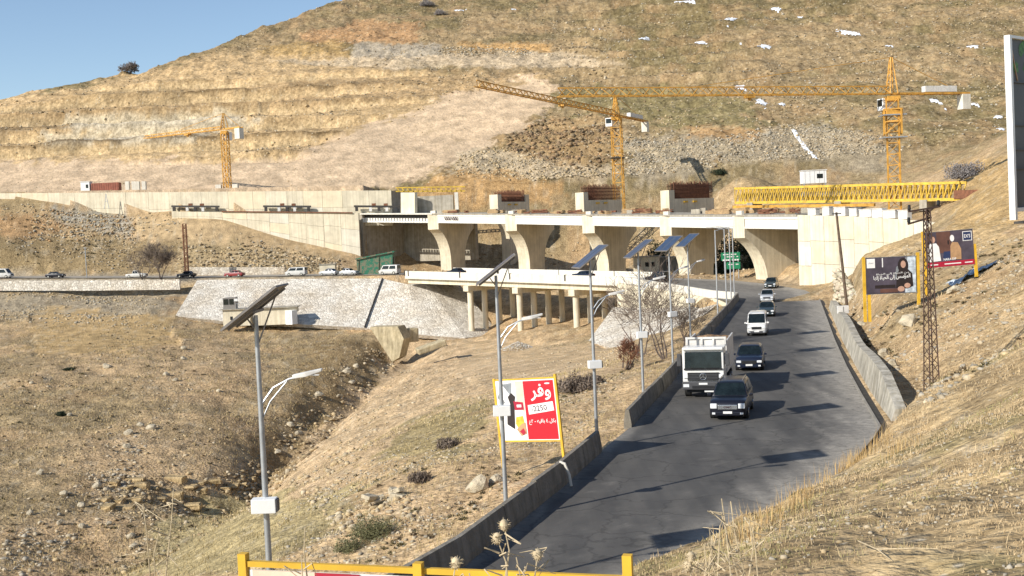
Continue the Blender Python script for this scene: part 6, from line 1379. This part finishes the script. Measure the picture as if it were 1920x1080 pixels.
# broken stone pile left of the barrier, gravel heap
r = thing('stone_pile', 'heap of broken flat stones on the slope above the green bush', 'stone pile', tuple(hit(720, 945)))
for k in range(12):
    mb = MB(); mb.box((0, 0, 0), (random.uniform(.35, .9), random.uniform(.3, .5), random.uniform(.12, .26))); o = mb.build('slab', 'boulder', r, bevel=.03); o.location = (random.uniform(-.8, .9), random.uniform(-.35, .35), .1 + .07 * k * .6); o.rotation_euler = (random.uniform(-.3, .3), random.uniform(-.3, .3), random.uniform(0, 3))
p = hit(972, 655); pts = []; n = 900; rr = rng.random(n) ** .6 * 3.2; a = rng.uniform(0, 6.28, n); pp = np.stack([p[0] + rr * np.cos(a), p[1] + rr * np.sin(a) * .8, p[2] + 1.3 * np.clip(1 - rr / 3.2, 0, 1)], -1)
rock_cloud('gravel_heap', 'small pale gravel heap on the dirt track below the bridge', pp, sizes(n, .1, .3), tints(n, (.55, .51, .44)), 'gravel')
# dry stone terrace wall below the end wall
P_ = []; S_ = []
for row in range(7):
    for k in range(26):
        q = at(1566 + k * 2.2 + row * .5, 562 + k * 1.6 - row * 9.0 * (1 - k / 60), 138 - k * .9 + row * .4); P_.append(q + rng.uniform(-.1, .1, 3)); S_.append(.42)
rock_cloud('dry_stone_wall', 'rough dry stone terrace wall below the cream end wall', np.array(P_), np.array(S_) * rng.uniform(.8, 1.2, len(S_)), tints(len(S_), (.52, .45, .33), .2), 'stone wall')

def blades(name, label, P, h, w_, C, lean=.5, cat='grass'):
    n = len(P); a = rng.uniform(0, 6.28, n); d = np.stack([np.cos(a), np.sin(a), np.zeros(n)], -1); t = rng.uniform(0, 6.28, n); l = np.stack([np.cos(t), np.sin(t), np.zeros(n)], -1) * (h * rng.uniform(0, lean, n))[:, None]
    up = np.zeros((n, 3)); up[:, 2] = h; b0 = P - d * w_[:, None] / 2 - up * .06; b1 = P + d * w_[:, None] / 2 - up * .06; mid = P + up * .55 + l * .35; tip = P + up + l
    V = np.stack([b0, b1, mid + d * w_[:, None] * .35, mid - d * w_[:, None] * .35, tip], 1).reshape(-1, 3); i = np.arange(n)[:, None] * 5
    Fc = np.concatenate([i + np.array([[0, 1, 2]]), i + np.array([[0, 2, 3]]), i + np.array([[3, 2, 4]])]); o = raw_mesh(name, V, Fc, np.repeat(C, 5, 0), 'grass'); return tag(o, label, cat, kind='stuff')
def scat(n, x0, x1, y0, y1, f=None, pw=1.0):
    Y = y0 * (y1 / y0) ** (rng.random(n) ** pw); X = x0(Y) + (x1(Y) - x0(Y)) * rng.random(n); m = np.ones(n, bool) if f is None else f(X, Y); X, Y = X[m], Y[m]
    return np.stack([X, Y, ground(X[None], Y[None])[0]], -1)
dens = lambda X, Y: rng.random(len(X)) < np.clip(.25 + 1.1 * fbm(X, Y, 2.6, 3, 501) + .7 * fbm(X, Y, .6, 2, 502), .03, 1)
p = scat(200000, lambda Y: xr(Y) + .25, lambda Y: .47 * Y + 1.5, 9, 95, dens, 1.0); p = p[(p[:, 1] < 57) | (p[:, 0] - xr(p[:, 1]) > 1.6)]
n = len(p); g = fbm(p[:, 0], p[:, 1], 4, 3, 510); STR = np.array((.60, .465, .28)); BRG = np.array((.43, .315, .18)); GRN = np.array((.24, .24, .085)); t = rng.random(n)[:, None]; C = STR * t + BRG * (1 - t); gm = (smooth(.1, .5, g + rng.uniform(-.3, .3, n)) * (p[:, 1] < 60))[:, None]; C = C * (1 - .75 * gm) + GRN * .75 * gm
h = (rng.uniform(.02, .07, n) + (rng.random(n) < .10) * rng.uniform(.03, .16, n)) * (1 + .35 * fbm(p[:, 0], p[:, 1], 1.2, 2, 511)) * np.interp(p[:, 1], [10, 30, 90], [.8, 1.0, 1.7]); w_ = np.interp(p[:, 1], [8, 30, 90], [.008, .018, .045])
blades('bank_grass', 'short dry straw grass covering the right bank', p, h, w_, C, .9)
# taller tufts along the bank edge
def bank_pt(px, py):
    for k in range(80):
        q = hit(px + 3 * k, py + 1.5 * k, 8)
        if q[0] > xr(q[1]) + .8: return q
    return q
tc = [bank_pt(x, y) for x, y in ((1580,862),(1590,870),(1572,885),(1600,850),(1545,905),(1520,925),(1500,945),(1480,962),(1690,845),(1710,835),(1660,825),(1640,832),(1440,985),(1400,1010),(1455,975),(1650,840),(1625,838))]
P_ = []
for q in tc: k = int(rng.integers(15, 70)); P_.append(q + np.stack([rng.normal(0, .28, k), rng.normal(0, .28, k), np.zeros(k)], -1))
p = np.concatenate(P_); p[:, 2] = ground(p[None, :, 0], p[None, :, 1])[0]; n = len(p); t = rng.random(n)[:, None]; blades('grass_tufts', 'tall dry grass tufts along the edge of the right bank', p, rng.uniform(.15, .75, n) ** 1.2, np.full(n, .013), np.array((.58, .42, .19)) * t + np.array((.42, .27, .12)) * (1 - t), .35)
p = scat(60000, lambda Y: np.maximum(xl(Y) - 26 - .12 * Y, -.5 * Y), lambda Y: xl(Y) - .35, 24, 110, dens, .8); n = len(p); t = rng.random(n)[:, None]; C = np.array((.52, .41, .21)) * t + np.array((.30, .24, .115)) * (1 - t)
blades('roadside_grass', 'thin dry grass on the slope left of the barrier', p, rng.uniform(.08, .28, n), np.interp(p[:, 1], [24, 110], [.014, .045]), C, .8)
m = np.nonzero(inpoly(GQ[:, 0], GQ[:, 1], [(0,600),(700,620),(640,760),(480,950),(250,1080),(0,1080)]))[0]; m = rng.choice(m, 30000); p = GP.reshape(-1, 3)[m] + rng.uniform(-.5, .5, (30000, 3)) * np.array([1, 1, 0]); p = p[rng.random(len(p)) < np.clip(.4 + fbm(p[:, 0], p[:, 1], 7, 3, 520), .05, 1)]; p[:, 2] = ground(p[None, :, 0], p[None, :, 1])[0]; n = len(p); t = rng.random(n)[:, None]
blades('slope_grass', 'sparse brown grass over the lower left slope', p, rng.uniform(.10, .38, n), np.interp(p[:, 1], [80, 240], [.05, .13]), np.array((.50, .385, .20)) * t + np.array((.32, .25, .125)) * (1 - t), .8)

# ------------------------------------------------------------------ trees and shrubs
def grow(rnd, p, d, L, rad, lev, maxl, segs, spread, up, nk=3):
    q = p.copy(); pts = [q.copy()]; rads = [rad]; n = 4 if lev < 2 else 3
    for i in range(n):
        d = d + np.array([rnd.gauss(0, .16), rnd.gauss(0, .16), rnd.gauss(0, .10) + up]); d /= np.linalg.norm(d); q = q + d * L / n; pts.append(q.copy()); rads.append(rad * (1 - .55 * (i + 1) / n))
    segs.append((pts, rads, lev))
    if lev >= maxl: return
    for k in range(nk + (1 if lev else 0)):
        t = rnd.uniform(.35, 1.0) if k else 1.0; i = min(n, max(1, int(t * n + .5))); dd = pts[i] - pts[i - 1]; dd /= np.linalg.norm(dd)
        nd = dd + np.array([rnd.gauss(0, spread), rnd.gauss(0, spread), rnd.gauss(0, spread * .6)]); nd /= np.linalg.norm(nd); grow(rnd, pts[i], nd, L * rnd.uniform(.55, .8), rads[i] * .62, lev + 1, maxl, segs, spread, up, nk)
def bare_tree(label, base, H, trunks=1, maxl=4, spread=.6, seed=1, m='twig', r0=None, name='bare_tree', group=None, nk=3, minr=.012, up=.06, cat='tree'):
    rnd = random.Random(seed); r = thing(name, label, cat, tuple(base), group=group); segs = []
    for k in range(trunks):
        a = rnd.uniform(0, 6.28); tl = .25 + .35 * (trunks > 1); grow(rnd, np.array([.15 * math.cos(a) * (trunks > 1), .15 * math.sin(a) * (trunks > 1), -.3]), np.array([tl * math.cos(a) * rnd.random(), tl * math.sin(a) * rnd.random(), 1.0]), H * .42, r0 or H * .028, 0, maxl, segs, spread, up, nk)
    tk = MB(); cr = MB()
    for pts, rads, lev in segs: (tk if lev == 0 else cr).tube(pts, [max(q, minr) for q in rads], 5 if lev == 0 else 3, cap=False)
    tk.build('trunk', 'bark', r, smooth_=True); cr.build('crown', m, r); return r
b = hit(300, 522, 150); b = at(302, 523, 264)
bare_tree('large leafless tree beside the lattice mast on the old road', (b[0], b[1], oldz(b[0], 268) - .3), 9.0, 4, 4, .62, 4, 'twig', .14, minr=.022, nk=4)
b = at(268, 523, 266); bare_tree('smaller leafless tree left of the large one on the old road', (b[0], b[1], oldz(b[0], 268) - .3), 7.5, 4, 4, .6, 14, 'twig', .11, minr=.022, nk=3)
b = hit(245, 137, 320); bare_tree('lone bare tree on the skyline at upper left', b - (0, 0, .5), 5.2, 5, 4, .8, 8, 'twig_grey', .2, minr=.055, nk=4, up=.02)
for k, (px, py, H, lab) in enumerate(((1200, 668, 7.0, 'bare bushy tree in front of the white stone slope, left one'), (1248, 672, 7.5, 'bare bushy tree in front of the white stone slope, middle one'), (1283, 655, 4.0, 'bare bushy tree in front of the white stone slope, nearest the truck'), (1172, 690, 2.6, 'low reddish bare shrub left of the bare trees'))):
    b = hit(px, py, 60); bare_tree(lab, b, H * 1.15, 4, 4, .62, 20 + k, 'twig' if k != 3 else 'rust', .08, minr=.013, nk=3, up=.08)
def bush(name, label, base, rx, rz_, n, m, leaf, cat='bush', group=None, seed=0):
    rnd = np.random.default_rng(seed); r = thing(name, label, cat, tuple(base), group=group); u = rnd.normal(size=(n, 3)); u /= np.linalg.norm(u, axis=1)[:, None]; rad = rnd.random(n) ** .45; lob = 1 + .35 * np.sin(u[:, 0] * 5 + seed) * np.cos(u[:, 1] * 4)
    P_ = u * (rad * lob)[:, None] * np.array([rx, rx * .8, rz_]); P_[:, 2] = np.abs(P_[:, 2]) ; a = rnd.normal(size=(n, 3)); a[:, 2] += .8; a /= np.linalg.norm(a, axis=1)[:, None]; b_ = np.cross(a, rnd.normal(size=(n, 3))); b_ /= np.linalg.norm(b_, axis=1)[:, None]
    s = leaf * rnd.uniform(.6, 1.4, n)[:, None]; V = np.stack([P_ - b_ * s * .3, P_ + b_ * s * .3, P_ + a * s * 1.6], 1).reshape(-1, 3); o = raw_mesh('foliage', V, np.arange(n * 3).reshape(-1, 3), None, m); o.parent = r
    mb = MB()
    for k in range(7): q = P_[k * 3]; mb.tube([(0, 0, -.1), tuple(q * .5), tuple(q)], [.03 * rx, .02 * rx, .008 * rx], 4)
    mb.build('stems', 'bark', r); return r
b = hit(700, 1010, 20); bush('green_bush', 'olive green bush behind the barrier, left of the road', b, 1.1, .85, 5000, 'leaf_green', .05, seed=3); b = hit(655, 1035, 20); bush('green_bush', 'small olive bush in front of the larger green bush', b, .7, .5, 2600, 'leaf_green', .045, seed=4)
for k, (px, py, rx, lab) in enumerate(((1810, 335, 4.2, 'grey leafless thicket at the end of the yellow girder'), (1350, 328, 2.2, 'dark shrub on the grey scree below the middle crane'), (1575, 780, .01, ''), (1080, 735, 1.5, 'dark shrub beside the third solar lamp'), (1110, 720, 1.2, 'dark brown shrub behind the third solar lamp'), (905, 760, .01, ''), (740, 985, .01, ''), (115, 780, .9, 'dark cushion shrub on the left slope'), (130, 695, .9, 'flat dark shrub high on the left slope'), (1290, 650, .01, ''), (800, 12, 3.2, 'dark shrub patch near the top of the hill'), (825, 28, 2.6, 'second dark shrub patch near the top of the hill'), (840, 840, 1.0, 'brown shrub on the dark slope left of the red billboard'), (790, 905, .8, 'brown shrub below the dark slope'))):
    if not lab: continue
    rx = rx * (.75 if 20 < k + 17 and py > 700 else 1.0); b = hit(px, py, 20); bush('shrub', lab, b, rx, rx * (.75 if k != 8 else .35), int(1500 + 500 * min(rx, 3)), 'twig_grey' if k in (0, 10, 11) else 'leaf_dark' if k in (1, 7, 8) else 'twig', .12 * rx ** .6, group='shrubs', seed=30 + k)
# dark evergreens behind the last spans
for k, (px, py, Y, H) in enumerate(((1232, 508, 275, 7.5), (1362, 512, 242, 8), (1392, 514, 246, 9), (1415, 515, 238, 7))):
    b = at(px, py, Y); bush('evergreen_tree', 'dark evergreen behind the viaduct, seen under the %s' % ('fourth span' if k == 0 else ('last span left of the sign', 'last span above the green sign', 'last span right of the sign')[k - 1]), (b[0], b[1], gz(b[0], b[1])), H * .42, H, 3000, 'leaf_dark', .35, 'tree', 'evergreens under the viaduct', 60 + k)
# scrub dots
S = []
for Pts, Q, poly, n, a, b in ((HP, HQ, [(0,100),(640,0),(1920,0),(1880,330),(1000,340),(1000,140),(640,60),(0,190)], 3800, .14, .55), (GP, GQ, [(0,590),(700,620),(640,760),(480,950),(250,1080),(0,1080)], 420, .12, .45), (GP, GQ, [(560,940),(1000,745),(1180,690),(1120,800),(900,960),(700,1070)], 260, .08, .3), (GP, GQ, [(1560,600),(1700,470),(1920,440),(1920,640),(1750,760)], 320, .1, .4), (GP, GQ, [(0,400),(640,480),(640,512),(0,512)], 320, .2, .7)):
    p = pick(Pts, Q, poly, n, clump=15); p = p[keep_off(p)]; S.append((p, sizes(len(p), a * 1.6, b * 1.8, 2)))
P_ = np.concatenate([s[0] for s in S]); Z_ = np.concatenate([s[1] for s in S]); n = len(P_); k = 26; U = rng.normal(size=(n, k, 3)); U /= np.linalg.norm(U, axis=2)[..., None]; U[..., 2] = np.abs(U[..., 2]) * .8; B0 = P_[:, None] + U * (Z_ * .35)[:, None, None]; T0 = P_[:, None] + U * Z_[:, None, None] * rng.uniform(.8, 1.2, (n, k, 1)); W_ = np.cross(U, rng.normal(size=(n, k, 3))); W_ /= np.linalg.norm(W_, axis=2)[..., None]; W_ *= (Z_ * .16)[:, None, None]
V = np.stack([B0 - W_, B0 + W_, T0], 2).reshape(-1, 3); C = np.repeat(np.array([(.10, .085, .05), (.14, .12, .06), (.17, .125, .075)])[rng.integers(0, 3, n)], k * 3, 0); o = raw_mesh('scrub', V, np.arange(len(V)).reshape(-1, 3), C, 'grass'); tag(o, 'low dark thorny scrub dotted over the slopes', 'scrub', kind='stuff')
# white litter under the upper billboard
p = hit(1825, 515, 40); r = thing('torn_sheet', 'crumpled white and blue plastic sheet below the upper billboard', 'plastic sheet', tuple(p)); gx, gy = np.meshgrid(np.linspace(-1.9, 1.9, 26), np.linspace(-.8, .8, 14)); zz = .12 + .35 * np.abs(fbm(gx * 2, gy * 2, .9, 3, 9)); zg = ground(p[0] + gx, p[1] + gy) - p[2]; o = grid_mesh('sheet', np.stack([gx, gy * (1 + .4 * np.sin(gx * 3)), zz + zg], -1), None, 'tarp'); o.parent = r

# ------------------------------------------------------------------ thistles in the foreground
def thistle(label, root, tips, heads, seed):
    rnd = random.Random(seed); r = thing('dry_thistle', label, 'thistle', tuple(root), group='dry thistles in the foreground'); mb = MB(); root = np.asarray(root, float); fork = None
    for i, t in enumerate(tips):
        t = np.asarray(t) - root; f = t * .55 + np.array([rnd.uniform(-.05, .05), rnd.uniform(-.05, .05), -.02]); mb.tube([(0, 0, 0), f * .6, f, t * .85 + np.array([rnd.uniform(-.02, .02), 0, 0]), t], [.0055, .005, .004, .003, .0025], 5)
        for k in range(5): a = rnd.uniform(.45, .98); q = t * a; mb.tube([q, q + np.array([rnd.uniform(-.07, .07), rnd.uniform(-.05, .05), rnd.uniform(-.03, .05)]), q + np.array([rnd.uniform(-.12, .12), rnd.uniform(-.08, .08), rnd.uniform(-.08, .03)])], [.0035, .003, .0012], 4)
    mb.build('stem', 'thistle', r)
    for i in heads:
        c = np.asarray(tips[i]) - root; hb = MB(); n = 14; R_ = .017
        rings = [[c + np.array([R_ * s * math.cos(a), R_ * s * math.sin(a), z]) for a in [2 * math.pi * k / n for k in range(n)]] for s, z in ((.2, -.022), (.8, -.014), (1.0, 0), (.85, .014), (.35, .022))]; hb.loft(rings)
        for k in range(46):
            u = np.array([rnd.gauss(0, 1), rnd.gauss(0, 1), rnd.gauss(.1, .8)]); u /= np.linalg.norm(u); hb.tube([c + u * R_ * .85, c + u * R_ * (1.35 + .5 * rnd.random())], [.0022, .0005], 3, cap=False)
        hb.build('flower_head', 'thistle', r)
    return r
def T_(l, Y): return [at(x, y, Y) for x, y in l]
thistle('dry thistle with two heads in front of the barrier at the bottom', at(975, 1300, 4.3), T_([(945, 985), (932, 1010), (1008, 1040), (968, 1045), (985, 1062)], 4.3), (0, 1, 2), 1)
thistle('single dry thistle head above the yellow rail', at(870, 1320, 4.1), T_([(855, 1056), (880, 1075)], 4.1), (0,), 2)
thistle('branching dry thistle at the left end of the grass bank', at(1310, 1300, 4.6), T_([(1296, 1045), (1290, 1062), (1350, 985), (1345, 1000), (1320, 1020), (1335, 1005)], 4.6), (0, 1), 3)
thistle('tall thin dry stalk at the left end of the grass bank', at(1420, 1330, 5.0), T_([(1353, 935), (1370, 940), (1352, 960), (1405, 975), (1410, 985)], 5.0), (), 4)
thistle('thin dry forked twig in front of the lower left slope', at(270, 1300, 5.2), T_([(325, 918), (268, 945), (300, 990)], 5.2), (), 5)
thistle('thin dry stalk rising beside the nearest lamp post', at(560, 1300, 5.0), T_([(572, 988), (565, 1040)], 5.0), (), 6)
# forked dry stalks lying in the bank grass
P_ = [hit(x, y, 8) for x, y in ((1610, 1035), (1645, 1052), (1720, 1050), (1760, 1048))]; mb = MB(); mb.tube([q + np.array([0, 0, .12]) for q in P_], [.012, .010, .008, .004], 5); mb.tube([P_[1] + np.array([0, 0, .12]), P_[1] + np.array([.1, -.3, .05])], [.008, .004], 5); o = mb.build('fallen_stalk', 'thistle'); tag(o, 'pale dry stalk lying in the grass of the right bank', 'twig')
